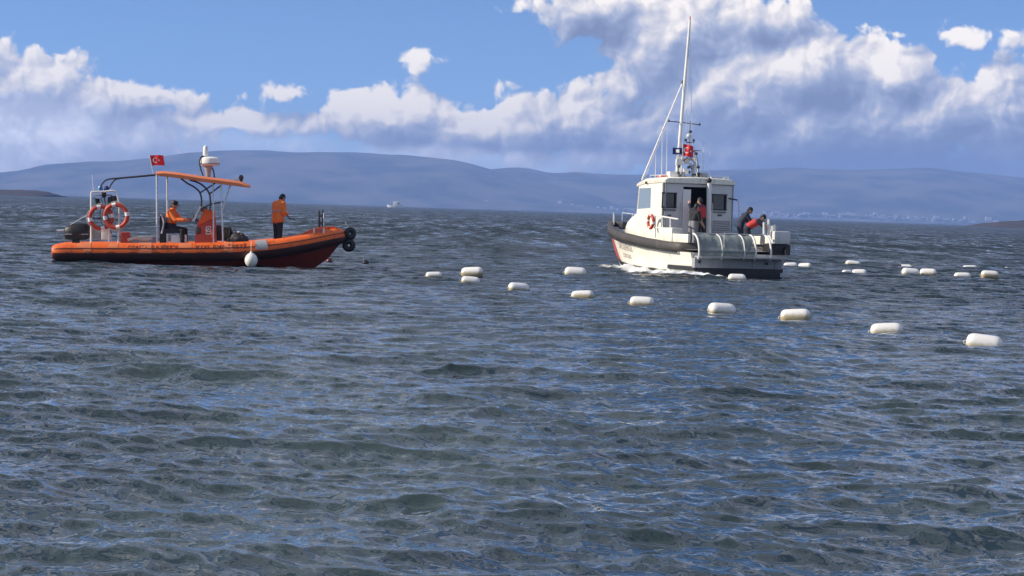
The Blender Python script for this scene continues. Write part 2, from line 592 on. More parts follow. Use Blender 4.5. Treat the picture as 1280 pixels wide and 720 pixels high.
# ------------------------------------------------------------------ haze
def build_haze():
    bm = bmesh.new()
    bmesh.ops.create_cube(bm, size=1.0)
    me = bpy.data.meshes.new('haze')
    bm.to_mesh(me)
    bm.free()
    m = bpy.data.materials.new('hazy_air')
    m.use_nodes = True
    t = NT(m.node_tree)
    t.n.remove(t.n['Principled BSDF'])
    v = t.new('ShaderNodeVolumePrincipled')
    v.inputs['Color'].default_value = (0.31, 0.50, 1.0, 1)
    v.inputs['Density'].default_value = 1.15e-4
    v.inputs['Anisotropy'].default_value = 0.0
    t.l.new(v.outputs[0], t.n['Material Output'].inputs['Volume'])
    o = link('haze', me, m, kind='stuff', label='pale blue hazy air over the bay', category='haze')
    o.location = (0, 6700, 134)
    o.scale = (20000, 13900, 270)


build_haze()

# ------------------------------------------------------------------ mesh helpers
class MB:
    """Collects shapes; build() links them as one mesh object."""
    def __init__(self):
        self.v, self.f = [], []

    def add(self, vs, fs):
        n = len(self.v)
        self.v += [tuple(p) for p in vs]
        self.f += [tuple(i + n for i in f) for f in fs]
        return self

    def box(self, c, s, rot=None, bev=0.0):
        bm = bmesh.new()
        bmesh.ops.create_cube(bm, size=1.0)
        for v in bm.verts:
            v.co = Vector((v.co.x * s[0], v.co.y * s[1], v.co.z * s[2]))
        if bev:
            bmesh.ops.bevel(bm, geom=bm.edges[:], offset=bev, segments=2, affect='EDGES', profile=0.6)
        M = Matrix.Translation(c) @ (rot.to_matrix().to_4x4() if rot else Matrix())
        bm.verts.index_update()
        self.add([M @ v.co for v in bm.verts], [[v.index for v in f.verts] for f in bm.faces])
        bm.free()
        return self

    def tube(self, path, r, seg=8, closed=False, cap=True, squash=None):
        P = [Vector(p) for p in path]
        n = len(P)
        rr = r if isinstance(r, (list, tuple)) else [r] * n
        rings = []
        up = None
        for i in range(n):
            a = P[i - 1] if (i > 0 or closed) else P[i]
            b = P[(i + 1) % n] if (i < n - 1 or closed) else P[i]
            tg = (b - a).normalized()
            if up is None:
                up = Vector((0, 0, 1)) if abs(tg.z) < 0.9 else Vector((0, 1, 0))
            side = tg.cross(up).normalized()
            up = side.cross(tg).normalized()
            ring = []
            for k in range(seg):
                an = 2 * math.pi * k / seg
                s, c = math.sin(an), math.cos(an)
                if squash:
                    c *= squash
                ring.append(P[i] + (side * c + up * s) * rr[i])
            rings.append(ring)
        vs = [p for ring in rings for p in ring]
        fs = []
        for i in range(n if closed else n - 1):
            j = (i + 1) % n
            for k in range(seg):
                k2 = (k + 1) % seg
                fs.append((i * seg + k, j * seg + k, j * seg + k2, i * seg + k2))
        if cap and not closed:
            fs.append(tuple(range(seg)))
            fs.append(tuple((n - 1) * seg + k for k in reversed(range(seg))))
        return self.add(vs, fs)

    def lathe(self, prof, seg=16, M=None):
        """prof: list of (radius, height) about the z axis."""
        M = M or Matrix()
        vs, fs = [], []
        for r, h in prof:
            for k in range(seg):
                an = 2 * math.pi * k / seg
                vs.append(M @ Vector((r * math.cos(an), r * math.sin(an), h)))
        for i in range(len(prof) - 1):
            for k in range(seg):
                k2 = (k + 1) % seg
                fs.append((i * seg + k, i * seg + k2, (i + 1) * seg + k2, (i + 1) * seg + k))
        fs.append(tuple(reversed(range(seg))))
        fs.append(tuple((len(prof) - 1) * seg + k for k in range(seg)))
        return self.add(vs, fs)

    def ell(self, c, r, seg=14, rings=9, M=None):
        c = Vector(c)
        vs, fs = [], []
        for i in range(rings + 1):
            th = math.pi * i / rings
            for k in range(seg):
                ph = 2 * math.pi * k / seg
                p = Vector((r[0] * math.sin(th) * math.cos(ph), r[1] * math.sin(th) * math.sin(ph), r[2] * math.cos(th)))
                vs.append(c + (M @ p if M else p))
        for i in range(rings):
            for k in range(seg):
                k2 = (k + 1) % seg
                fs.append((i * seg + k, (i + 1) * seg + k, (i + 1) * seg + k2, i * seg + k2))
        return self.add(vs, fs)

    def prism(self, poly, a, b, axis=1):
        """Polygon in the other two axes, extruded from a to b along axis."""
        def mk(p, t):
            if axis == 1:
                return (p[0], t, p[1])
            if axis == 0:
                return (t, p[0], p[1])
            return (p[0], p[1], t)
        n = len(poly)
        vs = [mk(p, a) for p in poly] + [mk(p, b) for p in poly]
        fs = [tuple(range(n)), tuple(reversed(range(n, 2 * n)))]
        fs += [(i, n + i, n + (i + 1) % n, (i + 1) % n) for i in range(n)]
        return self.add(vs, fs)

    def torus(self, c, R_, r, M=None, a0=0.0, a1=2 * math.pi, seg=36, rs=10):
        full = abs(a1 - a0 - 2 * math.pi) < 1e-6
        n = seg if full else max(3, int(seg * (a1 - a0) / 6.28) + 1)
        path = []
        for i in range(n):
            t = a0 + (a1 - a0) * i / (n if full else n - 1)
            p = Vector((R_ * math.cos(t), 0, R_ * math.sin(t)))
            path.append(Vector(c) + (M @ p if M else p))
        return self.tube(path, r, rs, closed=full)

    def loft(self, rings, closed_u=False, cap=False):
        n, m = len(rings), len(rings[0])
        vs = [p for rg in rings for p in rg]
        fs = []
        for i in range(n - 1):
            for k in range(m if closed_u else m - 1):
                k2 = (k + 1) % m
                fs.append((i * m + k, (i + 1) * m + k, (i + 1) * m + k2, i * m + k2))
        if cap:
            fs.append(tuple(reversed(range(m))))
            fs.append(tuple((n - 1) * m + k for k in range(m)))
        return self.add(vs, fs)

    def mesh(self, name, smooth=True, angle=38):
        me = bpy.data.meshes.new(name)
        me.from_pydata(self.v, [], self.f)
        me.validate()
        bm = bmesh.new()
        bm.from_mesh(me)
        bmesh.ops.remove_doubles(bm, verts=bm.verts, dist=1e-5)
        bmesh.ops.recalc_face_normals(bm, faces=bm.faces)
        bm.to_mesh(me)
        bm.free()
        if smooth:
            me.polygons.foreach_set('use_smooth', [True] * len(me.polygons))
            me.set_sharp_from_angle(angle=R(angle))
        return me

    def build(self, name, mat, parent=None, smooth=True, angle=38, **props):
        return link(name, self.mesh(name, smooth, angle), mat, parent, **props)


def empty(name, label, cat, M=None, group=None):
    o = bpy.data.objects.new(name, None)
    COL.objects.link(o)
    o.empty_display_size = 0.3
    if M is not None:
        o.matrix_world = M
    o['label'] = label
    o['category'] = cat
    if group:
        o['group'] = group
    return o


def paint(name, col, rough=0.45, var=0.12, scale=6.0, metal=0.0, spec=0.5, dirt=None, bump=0.0):
    m, t, b = material(name)
    co = t.new('ShaderNodeTexCoord').outputs['Object']
    n = t.noise(co, scale, 5.0, 0.6)
    c0 = tuple(c * (1 - var) for c in col) + (1,)
    c1 = tuple(min(1, c * (1 + var)) for c in col) + (1,)
    c = t.mix(n, c0, c1)
    if dirt:
        streak = t.noise(t.vmath('MULTIPLY', co, (6.0, 6.0, 1.2)), 1.0, 5.0, 0.65)
        c = t.mix(t.math('MULTIPLY', t.ramp(streak, 0.52, 0.75), dirt[3]), c, dirt[:3] + (1,))
    t.put(b.inputs['Base Color'], c)
    t.put(b.inputs['Roughness'], t.ramp(n, 0.2, 0.8, max(0.03, rough - 0.1), min(1, rough + 0.12), 'LINEAR'))
    b.inputs['Metallic'].default_value = metal
    b.inputs['Specular IOR Level'].default_value = spec
    if bump:
        bn = t.new('ShaderNodeBump')
        bn.inputs['Strength'].default_value = bump
        bn.inputs['Distance'].default_value = 0.01
        t.put(bn.inputs['Height'], t.noise(co, scale * 5, 4.0, 0.6))
        t.put(b.inputs['Normal'], bn.outputs[0])
    return m


RUST = (0.16, 0.08, 0.04, 0.35)
GRIME = (0.12, 0.10, 0.08, 0.45)
M_ORANGE = paint('orange_collar_fabric', (0.80, 0.135, 0.012), 0.55, 0.25, 3.0, dirt=(0.10, 0.03, 0.015, 0.85), bump=0.2)
M_REDHULL = paint('dark_red_hull', (0.27, 0.035, 0.016), 0.4, 0.25, 2.0, dirt=GRIME)
M_BLACK = paint('black_rubber', (0.012, 0.011, 0.012), 0.5, 0.3, 5.0)
M_STRAKE = paint('black_rub_strake', (0.050, 0.016, 0.012), 0.5, 0.3, 5.0)
M_CONSOLE = paint('red_console', (0.55, 0.075, 0.03), 0.4, 0.15, 5.0, dirt=GRIME)
M_WHITE = paint('white_paint', (0.78, 0.77, 0.72), 0.35, 0.05, 3.0, dirt=(0.35, 0.28, 0.2, 0.25))
M_CREAM = paint('white_hull_paint', (0.80, 0.77, 0.66), 0.3, 0.05, 1.2, dirt=(0.36, 0.24, 0.12, 0.5))
M_GREY = paint('grey_paint', (0.33, 0.34, 0.35), 0.45, 0.1, 3.0, dirt=GRIME)
M_CABIN = paint('pale_cabin_paint', (0.62, 0.62, 0.60), 0.4, 0.07, 2.0, dirt=(0.3, 0.26, 0.2, 0.3))
M_STEEL = paint('stainless_tube', (0.62, 0.63, 0.64), 0.28, 0.08, 9.0, metal=0.25)
M_DARKTUBE = paint('dark_tube', (0.05, 0.052, 0.06), 0.4, 0.2, 9.0)
M_CANOPY = paint('orange_canopy', (0.72, 0.20, 0.07), 0.6, 0.18, 4.0, dirt=(0.3, 0.12, 0.06, 0.4), bump=0.2)
M_RING = paint('orange_red_ring', (0.50, 0.055, 0.025), 0.5, 0.25, 6.0)
M_FLAGRED = paint('red_flag_cloth', (0.62, 0.015, 0.02), 0.7, 0.15, 6.0)
M_BLUE = paint('blue_flag_cloth', (0.02, 0.03, 0.16), 0.7, 0.15, 6.0)
M_CLOTHWHITE = paint('white_cloth', (0.8, 0.8, 0.78), 0.7, 0.05, 6.0)
M_STRIPE = paint('red_stripe_paint', (0.62, 0.09, 0.05), 0.35, 0.12, 2.0)
M_RAIL = paint('grey_black_fender', (0.050, 0.044, 0.040), 0.6, 0.3, 3.0, dirt=(0.14, 0.12, 0.10, 0.5))
M_LETTER = paint('faded_letter_paint', (0.42, 0.36, 0.33), 0.5, 0.15, 9.0)
M_DARKLETTER = paint('dark_letter_paint', (0.16, 0.035, 0.018), 0.5, 0.5, 9.0)
M_ROPE = paint('pale_rope', (0.55, 0.52, 0.44), 0.8, 0.2, 20.0)
M_BOOT = paint('black_bottom_paint', (0.010, 0.010, 0.011), 0.5, 0.3, 3.0)
M_FLOAT = paint('white_float_plastic', (0.80, 0.78, 0.72), 0.42, 0.05, 4.0)
M_BAG = paint('dark_bag_fabric', (0.022, 0.022, 0.026), 0.7, 0.35, 7.0, bump=0.5)
M_OLIVE = paint('olive_coil', (0.09, 0.08, 0.045), 0.7, 0.3, 14.0)


def glass_mat(name, col, rough=0.05):
    m, t, b = material(name)
    b.inputs['Base Color'].default_value = col
    b.inputs['Roughness'].default_value = rough
    b.inputs['IOR'].default_value = 1.5
    b.inputs['Specular IOR Level'].default_value = 0.8
    return m


M_DARKGLASS = glass_mat('dark_window_glass', (0.010, 0.012, 0.016, 1), 0.04)
M_PALEGLASS = glass_mat('pale_windscreen_glass', (0.20, 0.25, 0.29, 1), 0.05)
M_BLUELENS = glass_mat('blue_lamp_lens', (0.02, 0.25, 0.55, 1), 0.15)


def sheet_mat():
    m, t, b = material('clear_plastic_sheet')
    co = t.new('ShaderNodeTexCoord').outputs['Object']
    n = t.noise(co, 3.0, 5.0, 0.6)
    t.put(b.inputs['Base Color'], t.mix(n, (0.10, 0.125, 0.115, 1), (0.36, 0.41, 0.38, 1)))
    b.inputs['Roughness'].default_value = 0.22
    bn = t.new('ShaderNodeBump')
    bn.inputs['Strength'].default_value = 0.5
    bn.inputs['Distance'].default_value = 0.05
    t.put(bn.inputs['Height'], t.noise(co, 4.0, 3.0, 0.5))
    t.put(b.inputs['Normal'], bn.outputs[0])
    t.put(b.inputs['Alpha'], t.ramp(n, 0.3, 0.7, 0.86, 0.68, 'LINEAR'))
    return m


M_SHEET = sheet_mat()


def text_mesh(body, size, depth=0.0, spacing=1.0):
    cu = bpy.data.curves.new('txt', 'FONT')
    cu.body = body
    cu.size = size
    cu.align_x = 'CENTER'
    cu.align_y = 'CENTER'
    cu.space_character = spacing
    cu.offset = size * 0.02
    cu.resolution_u = 3
    ob = bpy.data.objects.new('txt', cu)
    COL.objects.link(ob)
    dg = bpy.context.evaluated_depsgraph_get()
    me = bpy.data.meshes.new_from_object(ob.evaluated_get(dg))
    bpy.data.objects.remove(ob)
    bpy.data.curves.remove(cu)
    return me


def lettering(body, size, fn, mat, parent, spacing=1.0, stretch=1.0):
    """Text laid on a surface: fn(x, y) gives the point for text coordinates."""
    me = text_mesh(body, size, spacing=spacing)
    bm = bmesh.new()
    bm.from_mesh(me)
    bmesh.ops.triangulate(bm, faces=bm.faces)
    for v in bm.verts:
        v.co = fn(v.co.x * stretch, v.co.y)
    bm.to_mesh(me)
    bm.free()
    me.materials.clear()
    return link('lettering', me, mat, parent)


def local_ray(obj_M, u, v, axis, val):
    """Point, in the thing's own axes, where the sight line of pixel (u, v) meets the plane axis = val."""
    inv = obj_M.inverted()
    o = inv @ Vector((0, 0, CAM_H))
    d = inv.to_3x3() @ (cam.matrix_world.to_3x3() @ Vector(((u - 640.0) / FPX, -(v - 360.0) / FPX, -1.0)))
    return o + d * ((val - o[axis]) / d[axis])


def curve(pts, n=6):
    """Catmull-Rom through points."""
    P = [Vector(p) for p in pts]
    P = [P[0] * 2 - P[1]] + P + [P[-1] * 2 - P[-2]]
    out = []
    for i in range(1, len(P) - 2):
        for k in range(n):
            t = k / n
            a, b, c, d = P[i - 1:i + 3]
            out.append(0.5 * ((2 * b) + (c - a) * t + (2 * a - 5 * b + 4 * c - d) * t * t + (3 * b - a - 3 * c + d) * t ** 3))
    out.append(P[-2])
    return out


# ------------------------------------------------------------------ people
M_SKIN = paint('skin', (0.45, 0.26, 0.18), 0.5, 0.12, 20.0)
M_HAIR = paint('dark_hair', (0.012, 0.010, 0.009), 0.6, 0.4, 40.0)
M_JACKET = paint('orange_jacket_cloth', (0.85, 0.19, 0.03), 0.7, 0.2, 10.0, bump=0.6)
M_TROUSER = paint('black_trousers', (0.014, 0.014, 0.016), 0.8, 0.3, 10.0, bump=0.5)
M_BOOTS = paint('black_boots', (0.012, 0.012, 0.012), 0.5, 0.3, 10.0)
M_NAVY = paint('navy_cloth', (0.018, 0.022, 0.045), 0.8, 0.3, 10.0, bump=0.5)
M_GREYCLOTH = paint('grey_cloth', (0.22, 0.22, 0.23), 0.8, 0.2, 10.0, bump=0.5)
M_VEST = paint('red_life_vest_cloth', (0.50, 0.03, 0.03), 0.65, 0.2, 10.0, bump=0.5)
M_EYE = paint('dark_eye', (0.02, 0.015, 0.012), 0.2, 0.1, 5.0)


def capsule_parts(bones):
    """bones: (p0, r0, p1, r1, region) -> mesh pieces."""
    mb = MB()
    for p0, r0, p1, r1, _ in bones:
        p0, p1 = Vector(p0), Vector(p1)
        L = (p1 - p0).length
        if L < 1e-4:
            mb.ell(p0, (r0, r0, r0), 12, 8)
            continue
        q = (p1 - p0).to_track_quat('Z', 'Y').to_matrix().to_4x4()
        M = Matrix.Translation(p0) @ q
        prof = [(r0 * math.sin(a), -r0 * math.cos(a)) for a in (0.05, 0.5, 1.0, 1.4)]
        prof += [(r1 * math.cos(a), L + r1 * math.sin(a)) for a in (0.17, 0.57, 1.07, 1.52)]
        mb.lathe(prof, 12, M)
    return mb


def remeshed(mb, voxel, smooth=2):
    me = bpy.data.meshes.new('body_shape')
    me.from_pydata(mb.v, [], mb.f)
    bm = bmesh.new()
    bm.from_mesh(me)
    bmesh.ops.recalc_face_normals(bm, faces=bm.faces)
    bm.to_mesh(me)
    bm.free()
    ob = bpy.data.objects.new('body_shape', me)
    COL.objects.link(ob)
    md = ob.modifiers.new('r', 'REMESH')
    md.mode = 'VOXEL'
    md.voxel_size = voxel
    sm = ob.modifiers.new('s', 'SMOOTH')
    sm.factor = 0.5
    sm.iterations = smooth
    dg = bpy.context.evaluated_depsgraph_get()
    out = bpy.data.meshes.new_from_object(ob.evaluated_get(dg))
    bpy.data.objects.remove(ob)
    bpy.data.meshes.remove(me)
    out.polygons.foreach_set('use_smooth', [True] * len(out.polygons))
    return out


def rot_y(a):
    return Matrix.Rotation(a, 3, 'Y')


def make_person(label, M, pose, top, legs, shoes=M_BOOTS, sleeves=None, cap=None, vest=None, hair=True, group=None, H=1.75):
    """M: placement of the pelvis frame (x forward, y left, z up)."""
    k = H / 1.75
    B = []
    lean = pose.get('lean', 0.0)                   # trunk leaning forward, degrees
    Tm = rot_y(R(lean))
    Tup = rot_y(R(lean + pose.get('bend', 0.0)))    # upper back
    pel = Vector((0, 0, 0))
    waist = Tm @ Vector((0, 0, 0.16)) * k
    chest = waist + Tup @ Vector((0.0, 0, 0.20)) * k
    neck = chest + Tup @ Vector((-0.01, 0, 0.15)) * k
    hp = rot_y(R(lean * 0.6 + pose.get('bend', 0) * 0.6 + pose.get('nod', 0.0))) @ Matrix.Rotation(R(pose.get('turn', 0.0)), 3, 'Z')
    headc = neck + hp @ Vector((0.02, 0, 0.17)) * k
    for s in (-1, 1):
        B.append((pel + Vector((0, s * 0.075, -0.02)) * k, 0.105 * k, waist + Tm @ Vector((0, s * 0.06, 0)) * k, 0.100 * k, 'hip'))
        B.append((waist + Tm @ Vector((0, s * 0.06, 0)) * k, 0.104 * k, chest + Tup @ Vector((0.0, s * 0.085, 0)) * k, 0.112 * k, 'top'))
        B.append((chest + Tup @ Vector((0.0, s * 0.085, 0)) * k, 0.110 * k, neck + Tup @ Vector((-0.01, s * 0.11, -0.045)) * k, 0.068 * k, 'top'))
    B.append((neck + Tup @ Vector((-0.01, 0, -0.05)) * k, 0.075 * k, neck + (headc - neck) * 0.15, 0.060 * k, 'top'))
    B.append((neck, 0.052 * k, headc + hp @ Vector((-0.01, 0, -0.06)) * k, 0.054 * k, 'skin'))
    hands = {}
    for s, nm in ((1, 'L'), (-1, 'R')):
        sh = neck + Tup @ Vector((-0.01, s * 0.185, -0.055)) * k
        fl, ab, el, tw = pose.get('arm' + nm, (8, 8, 15, 0))   # forward swing, abduction, elbow bend, turn-in
        Ra = Matrix.Rotation(R(s * tw), 3, 'Z') @ rot_y(R(-fl)) @ Matrix.Rotation(R(s * ab), 3, 'X')
        elb = sh + Ra @ Vector((0, 0, -0.29)) * k
        Rf = Matrix.Rotation(R(-s * pose.get('in' + nm, 12)), 3, 'Z') @ Ra @ rot_y(R(-el))
        wr = elb + Rf @ Vector((0, 0, -0.25)) * k
        arm = 'sleeve'
        B.append((sh, 0.070 * k, elb, 0.053 * k, arm))
        B.append((elb, 0.052 * k, wr, 0.040 * k, 'forearm'))
        palm = wr + Rf @ Vector((0, 0, -0.075)) * k
        B.append((wr + Rf @ Vector((0, 0, -0.01)), 0.027 * k, wr + Rf @ Vector((0, 0, -0.03)), 0.028 * k, 'skin'))
        for j in (-1, 1):
            B.append((wr + Rf @ Vector((j * 0.014, 0, -0.03)) * k, 0.022 * k, palm + Rf @ Vector((j * 0.022, 0, 0)) * k, 0.020 * k, 'skin'))
        for j, ln in enumerate((0.068, 0.078, 0.073, 0.058)):
            b0 = palm + Rf @ Vector((0.034 - 0.0225 * j, 0, -0.005)) * k
            kn = b0 + Rf @ rot_y(0) @ Vector((0, -s * 0.016, -ln * 0.52)) * k
            tp = kn + Rf @ Vector((0, -s * 0.032, -ln * 0.34)) * k
            B.append((b0, 0.0098 * k, kn, 0.0092 * k, 'skin'))
            B.append((kn, 0.0092 * k, tp, 0.0082 * k, 'skin'))
        t0 = wr + Rf @ Vector((0.026, 0, -0.035)) * k
        t1 = t0 + Rf @ Vector((0.032, -s * 0.016, -0.030)) * k
        B.append((t0, 0.014 * k, t1, 0.0115 * k, 'skin'))
        B.append((t1, 0.0115 * k, t1 + Rf @ Vector((0.004, -s * 0.014, -0.030)) * k, 0.0095 * k, 'skin'))
        hands[nm] = M @ (palm + Rf @ Vector((0, -s * 0.03, -0.03)) * k)
        hip = pel + Vector((0, s * 0.09, -0.04)) * k
        hf, ha, kb = pose.get('leg' + nm, (0, 3, 2))            # hip flexion, abduction, knee bend
        Rt = rot_y(R(-hf)) @ Matrix.Rotation(R(s * ha), 3, 'X')
        kn_ = hip + Rt @ Vector((0, 0, -0.43)) * k
        Rs = Rt @ rot_y(R(kb))
        an = kn_ + Rs @ Vector((0, 0, -0.42)) * k
        B.append((hip, 0.096 * k, kn_, 0.066 * k, 'leg'))
        B.append((kn_, 0.066 * k, kn_ + (an - kn_) * 0.35 + Rs @ Vector((-0.012, 0, 0)), 0.064 * k, 'leg'))
        B.append((kn_ + (an - kn_) * 0.35, 0.062 * k, an, 0.050 * k, 'leg'))
        fr = rot_y(R(pose.get('foot' + nm, 0)))
        B.append((an + Vector((-0.03, 0, -0.03)) * k, 0.046 * k, an + fr @ Vector((0.10, 0, -0.035)) * k, 0.040 * k, 'shoe'))
        B.append((an + fr @ Vector((0.08, 0, -0.038)) * k, 0.040 * k, an + fr @ Vector((0.17, 0, -0.045)) * k, 0.033 * k, 'shoe'))
    bk = pose.get('bulk', 1.12)
    bl = min(bk, 1.18)
    fac = {'top': bk, 'sleeve': bk, 'forearm': bk, 'hip': bk, 'leg': bl}
    B = [(p0, r0 * fac.get(g_, 1), p1, r1 * fac.get(g_, 1), g_) for p0, r0, p1, r1, g_ in B]
    mb = capsule_parts(B)
    HM = hp
    mb.ell(headc, (0.098 * k, 0.077 * k, 0.118 * k), 16, 12, HM)
    mb.ell(headc + HM @ Vector((0.035, 0, -0.065)) * k, (0.058 * k, 0.052 * k, 0.055 * k), 12, 8, HM)
    mb.ell(headc + HM @ Vector((0.103, 0, -0.022)) * k, (0.020 * k, 0.014 * k, 0.026 * k), 8, 6, HM)
    mb.ell(headc + HM @ Vector((0.090, 0, -0.068)) * k, (0.012 * k, 0.024 * k, 0.010 * k), 8, 6, HM)
    for s in (-1, 1):
        mb.ell(headc + HM @ Vector((-0.005, s * 0.080, -0.012)) * k, (0.020 * k, 0.012 * k, 0.032 * k), 8, 6, HM)
    me = remeshed(mb, 0.0105, 2)
    mats = [top, sleeves or top, legs, shoes, M_SKIN]
    idx = {'top': 0, 'hip': 2, 'sleeve': 1, 'forearm': 1, 'leg': 2, 'shoe': 3, 'skin': 4}
    if pose.get('bare_forearms'):
        idx['forearm'] = 4
    if pose.get('long_jacket'):
        idx['hip'] = 0
    n = len(me.polygons)
    C = np.zeros(n * 3)
    me.polygons.foreach_get('center', C)
    C = C.reshape(n, 3)
    best = np.full(n, 1e9)
    mat_i = np.zeros(n, int)
    for p0, r0, p1, r1, rg in B:
        a, b = np.array(p0), np.array(p1)
        ab_ = b - a
        t_ = np.clip(((C - a) @ ab_) / max(1e-9, ab_ @ ab_), 0, 1)
        d_ = np.linalg.norm(C - (a + t_[:, None] * ab_), axis=1) - (r0 + (r1 - r0) * t_)
        w = d_ < best
        best[w] = d_[w]
        mat_i[w] = idx[rg]
    hd = np.linalg.norm((C - np.array(headc)) / (0.11 * k), axis=1) < 1.25
    above = ((C - np.array(neck)) @ np.array(headc - neck)) > 0.10 * k * (headc - neck).length
    mat_i[hd & above] = 4
    for m_ in mats:
        me.materials.append(m_)
    me.polygons.foreach_set('material_index', mat_i.astype(np.int32))
    root = empty('person', label, 'person', M, group)
    body = link('body', me, None, root)
    for s in (-1, 1):
        MB().ell(headc + HM @ Vector((0.088, s * 0.032, 0.012)) * k, (0.010, 0.013, 0.008), 8, 6, HM).build('eye', M_EYE, root)
    if hair:
        hb = MB()
        hb.ell(headc + HM @ Vector((-0.012, 0, 0.022)) * k, (0.101 * k, 0.085 * k, 0.112 * k), 16, 10, HM)
        hb.ell(headc + HM @ Vector((-0.045, 0, -0.03)) * k, (0.070 * k, 0.080 * k, 0.075 * k), 12, 8, HM)
        hm = remeshed(hb, 0.012, 1)
        link('hair', hm, M_HAIR, root)
    if cap:
        cb = MB()
        pr = [(0.104, 0.03), (0.108, 0.06), (0.104, 0.10), (0.080, 0.135), (0.03, 0.148), (0.004, 0.150)]
        Mc = Matrix.Translation(headc) @ HM.to_4x4() @ Matrix.Scale(k, 4)
        cb.lathe(pr, 16, Mc)
        co_ = cb.build('cap', cap, root)
        bb = MB()
        outl = [(0.08 + 0.0, -0.075), (0.15, -0.062), (0.185, -0.03), (0.19, 0.0), (0.185, 0.03), (0.15, 0.062), (0.08, 0.075)]
        vs_ = [Mc @ Vector((x_, y_, 0.050 - (x_ - 0.08) * 0.15)) for x_, y_ in outl] + [Mc @ Vector((x_, y_, 0.040 - (x_ - 0.08) * 0.15)) for x_, y_ in outl]
        nn_ = len(outl)
        bb.add(vs_, [tuple(range(nn_)), tuple(reversed(range(nn_, 2 * nn_)))] + [(i, nn_ + i, nn_ + (i + 1) % nn_, (i + 1) % nn_) for i in range(nn_)])
        bb.build('brim', cap, co_)
    if pose.get('bulk', 1) > 1.3:
        for f_ in (0.35,):
            c_ = waist.lerp(chest, f_)
            el_ = [c_ + Tm @ Vector((0.173 * k * math.cos(a_), 0.218 * k * math.sin(a_), 0)) for a_ in [i_ * math.pi / 12 for i_ in range(24)]]
            MB().tube(el_, 0.022, 6, closed=True).build('reflective_band', M_GREY, root)
    if vest:
        vb = []
        for s in (-1, 1):
            vb.append((waist + Tm @ Vector((0.0, s * 0.065, -0.02)) * k, 0.132 * k, chest + Tup @ Vector((0.0, s * 0.08, 0)) * k, 0.142 * k, ''))
            vb.append((chest + Tup @ Vector((0.0, s * 0.08, 0)) * k, 0.138 * k, neck + Tup @ Vector((0.0, s * 0.085, -0.05)) * k, 0.092 * k, ''))
        link('life_vest', remeshed(capsule_parts(vb), 0.014, 3), vest, root)
    return root, hands


# ------------------------------------------------------------------ orange rescue boat
RIB_Y = 77.0
RIB_M = Matrix.Translation(pix(256, 331.5, RIB_Y)) @ Matrix.Rotation(R(6), 4, 'Z') @ Matrix.Rotation(R(-1.7), 4, 'Y')


def rb(u, v, y=0.0):
    return local_ray(RIB_M, u, v, 1, y)


def rbm(pts, y):
    return [rb(u, v, y) for u, v in pts]


